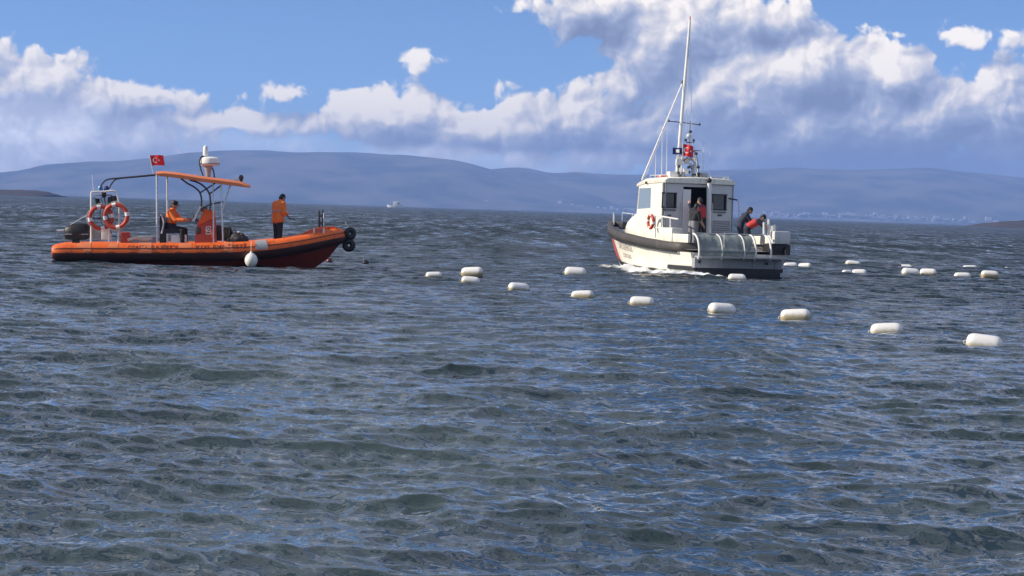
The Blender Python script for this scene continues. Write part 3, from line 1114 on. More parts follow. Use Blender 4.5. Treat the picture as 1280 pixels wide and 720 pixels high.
def build_rib():
    root = empty('rescue_boat', 'orange rigid inflatable rescue boat with a canopy and radar over its console', 'boat', RIB_M)
    # collar centre line
    side = [(-4.72, 1.12, 0.44, 0.20), (-4.45, 1.14, 0.44, 0.285), (-3.5, 1.16, 0.44, 0.295), (-2, 1.18, 0.44, 0.295), (0, 1.20, 0.45, 0.295), (1.4, 1.18, 0.49, 0.295),
            (2.3, 1.08, 0.58, 0.29), (3.0, 0.93, 0.69, 0.28), (3.6, 0.70, 0.81, 0.27), (4.05, 0.40, 0.91, 0.26), (4.25, 0.0, 0.95, 0.26)]
    pts = curve([(x, -y, z) for x, y, z, r in side] + [(x, y, z) for x, y, z, r in reversed(side[:-1])], 5)
    rad = np.interp(np.linspace(0, 1, len(pts)), np.linspace(0, 1, 2 * len(side) - 1), [s[3] for s in side] + [s[3] for s in reversed(side[:-1])])
    MB().tube(pts, list(rad), 20).build('collar', M_ORANGE, root, angle=60)
    # rub strake: a shell round the outer lower half of the collar
    def shell(a0, a1, off, i0=0, i1=None):
        rings = []
        P = pts
        n = len(P)
        for i in range(i0, i1 or n):
            a = P[max(i - 1, 0)]
            b = P[min(i + 1, n - 1)]
            tg = (b - a).normalized()
            out = tg.cross(Vector((0, 0, 1))).normalized()
            up = out.cross(tg).normalized()
            ring = []
            for k in range(9):
                an = R(a0 + (a1 - a0) * k / 8)
                ring.append(P[i] + (out * math.cos(an) + up * math.sin(an)) * (rad[i] + off))
            for k in range(8, -1, -1):
                an = R(a0 + (a1 - a0) * k / 8)
                ring.append(P[i] + (out * math.cos(an) + up * math.sin(an)) * (rad[i] - 0.01))
            rings.append(ring)
        return MB().loft(rings, closed_u=True, cap=True)
    shell(-62, -4, 0.035, 1, len(pts) - 1).build('rub_strake', M_STRAKE, root, angle=60)
    shell(22, 27, 0.012, 2, len(pts) - 2).build('piping', M_STRAKE, root)
    # joint bands round the collar
    for i in (9, 15, 22, 27):
        shell(-10, 95, 0.008, i, i + 2).build('collar_band', M_CANOPY, root)
    # grey chafe patch
    j = min(range(len(pts) // 2), key=lambda i: abs(pts[i].x - 1.85))
    shell(5, 85, 0.014, j - 1, j + 2).build('chafe_patch', M_GREY, root)
    # hull below the collar
    rings = []
    for x, hb, zc, zk, zs in ((-4.6, 1.05, 0.02, -0.38, 0.34), (-2, 1.08, 0.02, -0.42, 0.34), (0.5, 1.06, 0.05, -0.42, 0.36), (2.0, 0.92, 0.12, -0.38, 0.48),
                              (2.9, 0.68, 0.22, -0.28, 0.60), (3.5, 0.42, 0.35, -0.10, 0.70), (3.95, 0.20, 0.52, 0.22, 0.78), (4.3, 0.03, 0.76, 0.66, 0.84)):
        zm = (zc + zs) / 2
        rings.append([Vector(p) for p in ((x, -hb, zs), (x, -hb * 1.0, zm), (x, -hb * 0.93, zc), (x, -hb * 0.5, (zc + zk) / 2 + 0.02), (x, 0, zk),
                                          (x, hb * 0.5, (zc + zk) / 2 + 0.02), (x, hb * 0.93, zc), (x, hb, zm), (x, hb, zs))])
    MB().loft(rings, closed_u=True, cap=True).build('hull', M_REDHULL, root, angle=50)
    # spray rails on the hull
    for s in (-1, 1):
        MB().tube([(x, s * y, z) for x, y, z in ((-4.5, 1.06, 0.10), (-1, 1.09, 0.11), (1.2, 1.02, 0.16), (2.4, 0.84, 0.28), (3.2, 0.56, 0.42), (3.8, 0.28, 0.58))], 0.03, 6).build('spray_rail', M_REDHULL, root)
    # deck
    MB().prism([(-4.6, -1.0), (1.2, -1.0), (2.2, -0.80), (2.9, -0.55), (3.4, -0.28), (3.4, 0.28), (2.9, 0.55), (2.2, 0.80), (1.2, 1.0), (-4.6, 1.0)], 0.36, 0.50, axis=2).build('deck', M_GREY, root)
    # orange bow locker
    bp = [(3.05, 0.50), (3.1, 1.02), (3.55, 1.22), (4.1, 1.26), (4.28, 1.18), (4.32, 0.98), (4.1, 0.8)]
    MB().prism(bp, -0.34, 0.34, axis=1).build('bow_locker', M_ORANGE, root)
    # lettering on the near upper face of the collar
    def on_collar(u0):
        def fn(tx, ty):
            x = rb(u0, 306, -1.3).x + tx
            i = min(range(len(pts) // 2), key=lambda q: abs(pts[q].x - x))
            an = R(24) + ty / 0.30 + R(6)
            r_ = rad[i] + 0.010
            return Vector((x, pts[i].y - math.cos(an) * r_, pts[i].z + math.sin(an) * r_))
        return fn
    for body, u0, st in (('COASTAL', 174, 0.78), ('SAFETY', 206, 1.25), ('KIYI', 253, 1.2), ('EMN\u0130YET\u0130', 287, 1.1)):
        lettering(body, 0.20, on_collar(u0), M_DARKLETTER, root, 1.05, st)
    # grab rope looping along the collar
    gp = []
    for i in range(25):
        x = -4.3 + i * 0.235
        q = min(range(len(pts) // 2), key=lambda q: abs(pts[q].x - x))
        gp.append((x, pts[q].y - rad[q] - 0.02, pts[q].z + (0.02 if i % 3 == 0 else -0.07)))
    MB().tube(curve(gp, 3), 0.009, 5).build('grab_rope', M_STRAKE, root)
    # ---- console
    con = [rb(u, v) for u, v in ((243, 318), (245, 285), (252, 270), (258, 264), (266, 264), (270, 272), (272, 318))]
    con = [(p.x, p.z) for p in con]
    MB().prism(con, -0.42, 0.42, axis=1).build('console', M_CONSOLE, root)
    hood = [rb(u, v) for u, v in ((249, 281), (252, 268), (257, 262), (267, 262), (269, 266), (269, 272))]
    MB().prism([(p.x, p.z) for p in hood], -0.47, 0.47, axis=1).build('console_hood', M_ORANGE, root)
    e = rb(260.5, 288, -0.43)
    MB().box((e.x, -0.426, e.z), (0.16, 0.012, 0.26), bev=0.004).build('emblem_plate', M_WHITE, root)
    MB().torus((e.x, -0.436, e.z + 0.05), 0.05, 0.012, seg=16, rs=6).build('emblem_ring', M_DARKLETTER, root)
    MB().box((e.x, -0.436, e.z - 0.07), (0.10, 0.012, 0.04)).build('emblem_bar', M_DARKLETTER, root)
    # windscreen
    w0, w1 = rb(258, 263), rb(252, 245)
    MB().add([(w0.x, -0.4, w0.z), (w0.x, 0.4, w0.z), (w1.x, 0.36, w1.z), (w1.x, -0.36, w1.z),
              (w0.x + 0.02, -0.4, w0.z), (w0.x + 0.02, 0.4, w0.z), (w1.x + 0.02, 0.36, w1.z), (w1.x + 0.02, -0.36, w1.z)],
             [(0, 1, 2, 3), (7, 6, 5, 4), (0, 4, 5, 1), (1, 5, 6, 2), (2, 6, 7, 3), (3, 7, 4, 0)]).build('windscreen', clear_glass(), root)
    wheel = rb(243, 273)
    Mw = Matrix.Rotation(R(65), 3, 'Y') @ Matrix.Rotation(R(90), 3, 'X')
    MB().torus(wheel, 0.17, 0.018, M=Mw, seg=24, rs=6).build('steering_wheel', M_BLACK, root)
    MB().tube([wheel, rb(250, 277)], 0.03, 8).build('steering_column', M_BLACK, root)
    # ---- seat
    st = [(p.x, p.z) for p in (rb(u, v) for u, v in ((200, 316), (200, 270), (203, 268), (206, 271), (207, 286), (222, 286), (223, 291), (208, 292), (208, 316)))]
    MB().prism(st, -0.28, 0.28, axis=1).build('seat', M_BLACK, root)
    p = rb(214, 301)
    MB().box((p.x + 0.25, 0, p.z), (0.5, 0.5, 0.4), bev=0.02).build('seat_locker', M_WHITE, root)
    for s in (-1, 1):
        MB().tube(curve([rb(201, 268, s * 0.30), rb(204.5, 277, s * 0.30), rb(202, 292, s * 0.30)], 4), 0.028, 8).build('seat_rail', M_STEEL, root)
    # ---- canopy and its pipes
    prof = [rb(u, v) for u, v in ((196, 215.5), (206, 215), (225, 217), (250, 221), (275, 224), (300, 227.5), (310, 231))]
    und = [rb(u, v) for u, v in ((313, 232.6), (300, 231), (275, 227.8), (250, 224.8), (225, 221), (206, 218.4), (197, 218))]
    cp = [(p.x, p.z) for p in prof + und]
    rings = []
    for y, dz, sx in ((-0.98, -0.05, 0.985), (-0.9, -0.015, 1.0), (-0.45, 0.02, 1.0), (0, 0.03, 1.0), (0.45, 0.02, 1.0), (0.9, -0.015, 1.0), (0.98, -0.05, 0.985)):
        zc = sum(z for x, z in cp) / len(cp)
        rings.append([Vector((x * sx, y, z + dz)) for x, z in cp])
    MB().loft(rings, closed_u=True, cap=True).build('canopy', M_CANOPY, root)
    for s in (-1, 1):
        y = s * 0.72
        for path, r, mt in (([(226, 223), (234, 229), (243, 234), (250, 241), (252, 254), (248, 265), (242, 276)], 0.028, M_DARKTUBE),
                            ([(237, 225), (247, 228), (256, 234), (262, 243), (263, 256), (262, 264)], 0.028, M_DARKTUBE),
                            ([(250, 241), (258, 236), (266, 231), (270, 228)], 0.024, M_DARKTUBE),
                            ([(261, 243), (268, 238), (276, 232)], 0.024, M_DARKTUBE),
                            ([(266, 227), (266.5, 250), (267, 312)], 0.026, M_STEEL),
                            ([(276, 229), (277, 255), (279, 312)], 0.026, M_STEEL),
                            ([(288, 231), (284, 243), (281, 252), (279, 262)], 0.022, M_STEEL),
                            ([(250, 262), (262, 256), (279, 252)], 0.022, M_DARKTUBE),
                            ([(242, 276), (247, 266), (251, 258)], 0.034, M_WHITE)):
            if path[0] == (250, 262) and s > 0:
                continue
            MB().tube(curve([rb(u, v, y) for u, v in path], 4), r, 8).build('canopy_pipe', mt, root)
    for u, y in ((196, -0.75), (209, 0.75)):
        MB().tube([rb(u, 218 if u < 200 else 220, y), rb(u + 0.3, 312, y)], 0.03, 8).build('canopy_post', M_STEEL, root)
    # radar and antenna on the canopy
    b0 = rb(261, 222, 0)
    MB().lathe([(0.06, 0), (0.07, 0.03), (0.10, 0.22), (0.17, 0.40), (0.17, 0.44)], 16, Matrix.Translation((b0.x - 0.02, 0, b0.z))).build('radar_pedestal', M_GREY, root)
    rc = rb(262, 201.5)
    MB().lathe([(0.02, -0.15), (0.28, -0.14), (0.325, -0.09), (0.33, 0.0), (0.31, 0.09), (0.22, 0.135), (0.02, 0.15)], 24, Matrix.Translation(rc)).build('radar_dome', M_WHITE, root)
    MB().lathe([(0.331, -0.10), (0.336, -0.09), (0.336, -0.065), (0.331, -0.055)], 24, Matrix.Translation(rc)).build('radar_band', M_GREY, root)
    a0 = rb(257, 195.5)
    MB().lathe([(0.085, -0.02), (0.085, 0.12), (0.075, 0.26), (0.055, 0.33), (0.01, 0.36)], 16, Matrix.Translation(a0)).build('satellite_antenna', M_WHITE, root)
    MB().lathe([(0.09, -0.06), (0.09, 0.0)], 16, Matrix.Translation(a0)).build('antenna_base', M_DARKTUBE, root)
    for s in (-1, 1):
        MB().tube(curve([rb(254, 220, s * 0.2), rb(250.5, 210, s * 0.2), rb(249.5, 201, s * 0.2), rb(252, 196, s * 0.12), rb(257, 195, 0.0)], 4), 0.025, 8).build('radar_bracket', M_DARKTUBE, root)
    MB().tube(curve([rb(268, 222, 0), rb(267, 214, 0), rb(264, 208, 0)], 4), 0.025, 8).build('radar_leg', M_DARKTUBE, root)
    h = rb(301.5, 223.5)
    MB().lathe([(0.04, -0.12), (0.05, -0.04), (0.075, 0.0), (0.075, 0.08), (0.04, 0.12), (0.01, 0.13)], 12, Matrix.Translation(h)).build('search_light', M_DARKTUBE, root)
    h2 = rb(296, 225)
    MB().lathe([(0.06, -0.10), (0.06, 0.04), (0.02, 0.07)], 12, Matrix.Translation(h2)).build('horn', M_WHITE, root)
    # ---- stern frame
    for s in (-1, 1):
        y = s * 0.55
        MB().tube(curve([rb(113.5, 312, y), rb(114, 280, y), rb(114, 244, y), rb(117, 240, y), rb(130, 239.5, y), rb(143, 239, y), rb(147, 247, y), rb(149, 262, y), rb(148, 290, y), rb(147.5, 312, y)], 5), 0.030, 8).build('stern_frame', M_WHITE, root)
    for u, v in ((114, 246), (147, 258), (114, 272), (143, 239)):
        MB().tube([rb(u, v, -0.55), rb(u, v, 0.55)], 0.024, 8).build('crossbar', M_DARKTUBE, root)
    MB().tube([rb(114, 272, -0.55), rb(148, 275, -0.55)], 0.022, 8).build('frame_rail', M_DARKTUBE, root)
    MB().tube(curve([rb(124, 240, -0.3), rb(127, 231, -0.3), rb(134, 224.5, -0.3), (rb(150, 222.5, -0.3)), rb(172, 220.5, -0.3), rb(197, 218, -0.3)], 5), 0.026, 8).build('overhead_pipe', M_DARKTUBE, root)
    MB().tube(curve([rb(136, 236, 0.35), rb(140, 229, 0.35), rb(147, 223.5, 0.35), rb(172, 221, 0.35), rb(199, 218.5, 0.35)], 5), 0.026, 8).build('overhead_pipe', M_DARKTUBE, root)
    for u, mt in ((125.5, M_BLUELENS), (133, M_BLUE)):
        q = rb(u, 240, 0.0)
        MB().lathe([(0.075, 0.0), (0.08, 0.06), (0.075, 0.14), (0.05, 0.19), (0.01, 0.205)], 14, Matrix.Translation(q)).build('beacon', mt, root)
    q = rb(129, 244, 0)
    MB().box((q.x, 0, q.z), (0.55, 0.5, 0.05), bev=0.01).build('beacon_shelf', M_GREY, root)
    q = rb(130, 243, -0.3)
    MB().box((q.x, -0.3, q.z), (0.14, 0.12, 0.2), bev=0.02).build('loudhailer', M_BLACK, root)
    MB().tube([rb(130, 245, -0.2), rb(133, 264, -0.25), rb(139, 292, -0.3)], 0.02, 6).build('brace', M_OLIVE, root)
    MB().tube([rb(136, 312, -0.5), rb(137, 284, -0.5), rb(136, 278, -0.5)], 0.026, 8).build('frame_post', M_WHITE, root)
    # gear stowed in and round the stern frame
    for u, v, y, sz, mt, nm in ((121, 291, 0.25, (0.34, 0.4, 0.42), M_GREY, 'battery_box'), (133, 293, -0.1, (0.3, 0.34, 0.34), M_WHITE, 'fuel_filter_box'),
                                (139, 252, 0.2, (0.22, 0.2, 0.3), M_DARKTUBE, 'radio_box'), (142, 248, -0.2, (0.2, 0.16, 0.16), M_BLACK, 'flood_light'),
                                (157, 297, 0.0, (0.3, 0.5, 0.36), M_RING, 'fuel_can'), (122, 252, 0.3, (0.14, 0.14, 0.2), M_BLACK, 'flood_light')):
        q = rb(u, v, y)
        MB().box(q, sz, bev=0.03).build(nm, mt, root)
    for u in (118, 126, 141):
        MB().tube(curve([rb(u, 246, -0.5), rb(u + 2, 256, -0.55), rb(u - 1, 266, -0.5), rb(u + 1, 280, -0.5)], 4), 0.012, 5).build('lashing', M_OLIVE, root)
    MB().tube([rb(117, 240, 0.5), rb(115, 218, 0.5)], [0.012, 0.006], 5).build('whip_antenna', M_WHITE, root)
    # instruments and covers at the console
    for u, v, y, sz, mt, nm in ((255, 262, 0.1, (0.22, 0.4, 0.16), M_DARKTUBE, 'instrument_pod'), (248, 288, -0.44, (0.14, 0.05, 0.22), M_DARKTUBE, 'side_pocket'),
                                (266, 292, -0.44, (0.10, 0.05, 0.30), M_ORANGE, 'throw_bag'), (275, 291, 0.1, (0.22, 0.5, 0.5), M_DARKTUBE, 'dive_rack')):
        q = rb(u, v, y)
        MB().box(q, sz, bev=0.03).build(nm, mt, root)
    # patches glued on the collar
    for xq in (-3.9, -2.9, -0.9, 0.7):
        jq = min(range(len(pts) // 2), key=lambda i: abs(pts[i].x - xq))
        shell(28, 70, 0.006, jq, jq + 2).build('collar_patch', M_CANOPY, root)
    # ---- outboard motor
    ob = rb(97, 290, 0)
    cow = []
    for dx, hw, z0, z1 in ((-0.42, 0.10, -0.16, 0.10), (-0.36, 0.18, -0.24, 0.20), (-0.15, 0.23, -0.27, 0.26), (0.12, 0.23, -0.27, 0.29), (0.30, 0.20, -0.24, 0.27), (0.40, 0.12, -0.16, 0.18)):
        cow.append([Vector((ob.x + dx, hw * math.cos(a) * (1 if abs(math.cos(a)) < 0.95 else 1.0), ob.z + (z1 + z0) / 2 + (z1 - z0) / 2 * math.copysign(abs(math.sin(a)) ** 0.7, math.sin(a)))) for a in [2 * math.pi * i / 16 for i in range(16)]])
    om = MB().loft(cow, closed_u=True, cap=True).build('outboard_motor', M_BLACK, root, angle=60)
    MB().box((ob.x - 0.02, 0, ob.z - 0.07), (0.74, 0.44, 0.035), bev=0.01).build('cowl_band', M_GREY, om)
    MB().box((ob.x - 0.05, 0, ob.z - 0.60), (0.24, 0.16, 0.85), bev=0.03).build('motor_leg', M_BLACK, om)
    MB().tube([rb(80, 288, -0.05), rb(71, 288.5, -0.05)], 0.035, 8).build('tilt_rod', M_STEEL, om)
    MB().tube([rb(88, 281, -0.1), rb(103, 272, -0.1), rb(113, 267, -0.1)], 0.016, 6).build('stay_rod', M_STEEL, root)
    # ---- towing frame at the bow
    for s, u in ((-1, 399), (1, 403.5)):
        MB().tube([rb(u, 303, s * 0.18), rb(u, 263 if s < 0 else 262, s * 0.18)], 0.024, 8).build('bow_post', M_BLACK, root)
    MB().tube([rb(404.5, 303, -0.20), rb(404.5, 266, -0.20)], 0.014, 8).build('white_staff', M_WHITE, root)
    for i in range(3):
        v0 = 266 + i * 9
        MB().tube([rb(398.5, v0, -0.18), rb(403.8, v0 + 8, 0.18)], 0.014, 6).build('lattice_bar', M_BLACK, root)
        MB().tube([rb(403.8, v0, 0.18), rb(398.5, v0 + 8, -0.18)], 0.014, 6).build('lattice_bar', M_BLACK, root)
    q = rb(398.5, 291, -0.72)
    MB().box((q.x, -0.72, q.z - 0.02), (0.30, 0.10, 0.30), bev=0.02).build('mooring_bitt', M_STRIPE, root)
    for du in (-6, 6):
        q2 = rb(398.5 + du, 291, -0.74)
        MB().box((q2.x, -0.74, q2.z - 0.02), (0.05, 0.12, 0.34), bev=0.01).build('bitt_cheek', M_WHITE, root)
    # coiled gear lines inside
    MB().tube(curve([rb(392, 300, -0.9), rb(370, 306, -1.0), rb(345, 311, -1.05)], 4), 0.02, 6).build('painter_rope', M_ROPE, root)
    MB().tube(curve([rb(160, 300, -0.6), rb(170, 297.5, -0.7), rb(180, 299.5, -0.6), rb(190, 298, -0.7)], 5), 0.05, 8).build('mooring_rope', M_ROPE, root)
    q = rb(178, 299, 0.3)
    MB().box((q.x, 0.3, q.z - 0.1), (0.95, 0.6, 0.42), bev=0.06).build('stern_locker', M_GREY, root)
    return root


_cg = []


def clear_glass():
    if not _cg:
        m, t, b = material('clear_screen')
        b.inputs['Base Color'].default_value = (0.75, 0.8, 0.82, 1)
        b.inputs['Roughness'].default_value = 0.05
        b.inputs['Alpha'].default_value = 0.22
        _cg.append(m)
    return _cg[0]


build_rib()


# ---- things carried by the rescue boat
def life_ring(u, v, y, r, label, turn):
    c = rb(u, v, y)
    o = empty('life_ring', label, 'life ring', RIB_M @ Matrix.Translation(c) @ Matrix.Rotation(R(turn), 4, 'Z'))
    for i in range(4):
        a = i * math.pi / 2 + 0.35
        MB().torus((0, 0, 0), r, 0.068, a0=a, a1=a + 1.23, seg=36, rs=10).build('ring_arc', M_RING, o)
        MB().torus((0, 0, 0), r, 0.072, a0=a + 1.23, a1=a + math.pi / 2, seg=40, rs=10).build('band', M_CLOTHWHITE, o)
    rp = []
    for i in range(33):
        a = i / 32 * 2 * math.pi + 0.35
        rp.append((math.cos(a) * (r + 0.085 + 0.02 * math.cos(4 * a)), -0.02, math.sin(a) * (r + 0.085 + 0.02 * math.cos(4 * a))))
    MB().tube(rp[:-1], 0.010, 5, closed=True).build('grab_line', M_ROPE, o)
    return o


life_ring(126, 272, -0.62, 0.345, 'orange life ring with white bands by the outboard motor on the stern frame', 4)
life_ring(145, 270, -0.70, 0.36, 'orange life ring on the stern frame side towards the console', -8)


def turkish_flag(name, M, w, h, label, sag=0.06, pole=0.0, mark=True):
    o = empty(name, label, 'flag', M)
    nx, ny = 14, 8
    def surf(a, b):
        return Vector((a * w * 0.97, sag * math.sin(a * 7 + b * 1.5) * a, -b * h - 0.18 * h * a * a))
    rings = []
    mb = MB()
    rings = [[surf(i / nx, k / ny) for k in range(ny + 1)] for i in range(nx + 1)]
    back = [[p + Vector((0, 0.006, 0)) for p in rg] for rg in rings]
    mb.loft(rings)
    mb.loft(back)
    mb.build('cloth', M_FLAGRED, o)
    if mark:
        # crescent and star, on both faces
        def patch(poly, nm):
            for dy in (-0.004, 0.010):
                vs_ = []
                for a, b in poly:
                    vs_.append(surf(a, b) + Vector((0, dy, 0)))
                n_ = len(vs_)
                cen = sum(vs_, Vector()) / n_
                MB().add(vs_ + [cen], [(i, (i + 1) % n_, n_) for i in range(n_)]).build(nm, M_CLOTHWHITE, o)
        ar = h / w
        cres_o = [(0.36 + 0.25 * ar * math.cos(t), 0.5 + 0.25 * math.sin(t)) for t in [R(40 + i * 280 / 20) for i in range(21)]]
        cres_i = [(0.36 + 0.0625 * ar + 0.20 * ar * math.cos(t), 0.5 + 0.20 * math.sin(t)) for t in [R(320 - i * 280 / 20) for i in range(21)]]
        for dy in (-0.004, 0.010):
            vs_ = [surf(a, b) + Vector((0, dy, 0)) for a, b in cres_o] + [surf(a, b) + Vector((0, dy, 0)) for a, b in reversed(cres_i)]
            MB().add(vs_, [(i, i + 1, 21 + i + 1, 21 + i) for i in range(20)]).build('crescent', M_CLOTHWHITE, o)
        star = []
        for i in range(10):
            rr = 0.125 if i % 2 == 0 else 0.05
            t = math.pi + i * math.pi / 5
            star.append((0.36 + 0.36 * ar + rr * ar * math.cos(t), 0.5 + rr * math.sin(t)))
        patch(star, 'star')
    if pole:
        MB().tube([(0, 0.003, 0.05), (0.02, 0.003, -pole)], 0.014, 8).build('pole', M_STEEL, o)
    return o


q = rb(187, 194.5, 0.0)
turkish_flag('flag', RIB_M @ Matrix.Translation(q) @ Matrix.Rotation(R(-9), 4, 'Y'), 0.44, 0.33,
             'small red crescent flag flying above the orange canopy', 0.05, pole=0.60)


def fender():
    c = rb(314, 325, -1.62)
    o = empty('fender', 'white egg shaped fender hanging at the side of the orange boat', 'fender', RIB_M @ Matrix.Translation(c))
    MB().lathe([(0.01, -0.235), (0.10, -0.215), (0.175, -0.13), (0.205, -0.03), (0.195, 0.06), (0.15, 0.15), (0.08, 0.205), (0.04, 0.23), (0.035, 0.27), (0.01, 0.275)], 20).build('shell', M_FLOAT, o)
    MB().tube([(0, 0, 0.25), (0, 0.03, 0.42), (0, 0.24, 0.58)], 0.012, 6).build('rope', M_ROPE, o)


fender()


def tyre(u, v, y, Rr, rr, label, tilt):
    c = rb(u, v, y)
    o = empty('tyre_fender', label, 'tyre', RIB_M @ Matrix.Translation(c) @ Matrix.Rotation(R(tilt), 4, 'Z'))
    MB().torus((0, 0, 0), Rr, rr, seg=28, rs=12).build('tyre', M_BLACK, o)
    for i in range(18):
        a = i / 18 * 2 * math.pi
        p = Vector((math.cos(a) * (Rr + rr), 0, math.sin(a) * (Rr + rr)))
        MB().box(p, (0.022, rr * 1.3, 0.035), rot=Euler((0, -a, 0))).build('tread_block', M_BLACK, o)
    MB().tube([(0, 0, Rr), (-0.10, 0, Rr + 0.16), (-0.16, 0, Rr + 0.26)], 0.016, 6).build('rope', M_ROPE, o)


tyre(437.5, 292, -0.05, 0.115, 0.085, 'upper black tyre fender on the bow of the orange boat', 20)
tyre(436, 306.5, -0.06, 0.125, 0.085, 'lower black tyre fender on the bow of the orange boat', -10)


def bag(u, v, y, s, label, mat, seed, name='equipment_bag', cat='bag'):
    c = rb(u, v, y)
    o = empty(name, label, cat, RIB_M @ Matrix.Translation(c))
    rng = random.Random(seed)
    mb = MB()
    for i in range(5):
        mb.ell((rng.uniform(-0.3, 0.3) * s[0], rng.uniform(-0.3, 0.3) * s[1], rng.uniform(-0.1, 0.15) * s[2]),
               (s[0] * rng.uniform(0.3, 0.45), s[1] * rng.uniform(0.3, 0.45), s[2] * rng.uniform(0.3, 0.45)))
    mb.box((0, 0, -s[2] * 0.25), (s[0] * 0.95, s[1] * 0.9, s[2] * 0.5), bev=0.04)
    link('fabric', remeshed(mb, 0.025, 3), mat, o)
    MB().tube(curve([(-s[0] * 0.25, -s[1] * 0.3, s[2] * 0.3), (0, -s[1] * 0.36, s[2] * 0.55), (s[0] * 0.25, -s[1] * 0.3, s[2] * 0.3)], 5), 0.015, 6).build('handle', M_BLACK, o)
    return o


bag(293, 297, -0.2, (0.55, 0.6, 0.42), 'dark kit bag lying in front of the red console', M_BAG, 1)
bag(303, 299, -0.35, (0.35, 0.5, 0.34), 'black dive bag lying on the collar side deck beside the dark kit bag', M_BAG, 2)


def rope_coil():
    c = rb(283.5, 292.5, -0.2)
    o = empty('rope_coil', 'olive coil of hose stowed beside the red console', 'coil', RIB_M @ Matrix.Translation(c) @ Matrix.Rotation(R(80), 4, 'Z'))
    for i in range(4):
        MB().torus((0.0, -0.1 + i * 0.07, 0), 0.20 - 0.012 * (i % 2), 0.035, seg=24, rs=7).build('turn', M_OLIVE, o)
    MB().tube([(0, -0.12, -0.2), (0, 0.14, -0.2)], 0.03, 6).build('tie', M_BLACK, o)
    c = rb(297, 291, -0.35)
    o = empty('rope_bundle', 'white bundle of rope on top of the dark kit bag', 'rope', RIB_M @ Matrix.Translation(c))
    for i in range(3):
        MB().torus((0.02 * i, -0.03 * i, 0.012 * i), 0.07 - 0.01 * i, 0.022, M=Matrix.Rotation(R(60 + 15 * i), 3, 'X'), seg=16, rs=6).build('turn', M_CLOTHWHITE, o)


rope_coil()

# crew of the rescue boat
seat_p = rb(213, 284, 0.0)
make_person('person in an orange jacket and dark cap seated at the wheel', RIB_M @ Matrix.Translation(seat_p) @ Matrix.Rotation(R(-14), 4, 'Z'),
            {'lean': 6, 'bend': 4, 'nod': 6, 'armL': (38, 8, 50, 0), 'armR': (38, 8, 50, 0), 'inL': 4, 'inR': 4,
             'legL': (84, 8, 82), 'legR': (80, 10, 78), 'bulk': 1.45}, M_JACKET, M_TROUSER, cap=M_HAIR, H=1.84)
stand = rb(347.5, 273.5, -0.1)
pr, hd = make_person('person in an orange jacket standing in the bow with head bent', RIB_M @ Matrix.Translation(stand) @ Matrix.Rotation(R(38), 4, 'Z'),
            {'lean': 3, 'bend': 8, 'nod': 26, 'armL': (2, 14, 82, 0), 'armR': (-2, 16, 86, 0), 'inL': 34, 'inR': 34,
             'legL': (3, 4, 4), 'legR': (-3, 4, 4), 'long_jacket': True, 'bulk': 1.45}, M_JACKET, M_TROUSER, H=1.84)
mid = (hd['L'] + hd['R']) / 2
ro = empty('hand_line', 'dark short line held in the hands of the person standing in the bow', 'line', Matrix.Translation(mid))
MB().tube(curve([(-0.02, 0.10, 0.02), (0.0, 0.0, 0.0), (0.02, -0.08, -0.02), (0.12, -0.1, -0.12), (0.30, -0.1, -0.16)], 4), 0.016, 6).build('line', M_BLACK, ro)


# ------------------------------------------------------------------ white coast guard boat

def cgx(u, v, x):
    return local_ray(CG_M, u, v, 0, x)


def cgy(u, v, y):
    return local_ray(CG_M, u, v, 1, y)


def cg_hull(x):
    """half beam at rail, rail bottom height, chine half beam, chine height, keel depth"""
    X = [0, 2, 4, 6, 7.5, 9, 10, 10.7, 11.2, 11.45]
    hb = np.interp(x, X, [1.78, 1.82, 1.82, 1.74, 1.52, 1.04, 0.66, 0.37, 0.15, 0.03])
    zs = np.interp(x, X, [0.80, 0.84, 0.93, 1.06, 1.17, 1.29, 1.37, 1.42, 1.45, 1.46])
    bc = np.interp(x, X, [1.56, 1.58, 1.55, 1.42, 1.16, 0.70, 0.36, 0.12, 0.05, 0.01])
    zc = np.interp(x, X, [0.10, 0.10, 0.12, 0.18, 0.26, 0.36, 0.46, 0.62, 0.98, 1.38])
    zk = np.interp(x, X, [-0.45, -0.5, -0.5, -0.5, -0.5, -0.48, -0.36, 0.25, 0.88, 1.36])
    return hb, zs, bc, zc, zk


def cg_side(x, t, off=0.0, s=1):
    hb, zs, bc, zc, zk = cg_hull(x)
    flare = t ** 0.85
    y = bc + (hb - bc) * flare + off
    return Vector((x, s * y, zc + (zs - zc) * t))


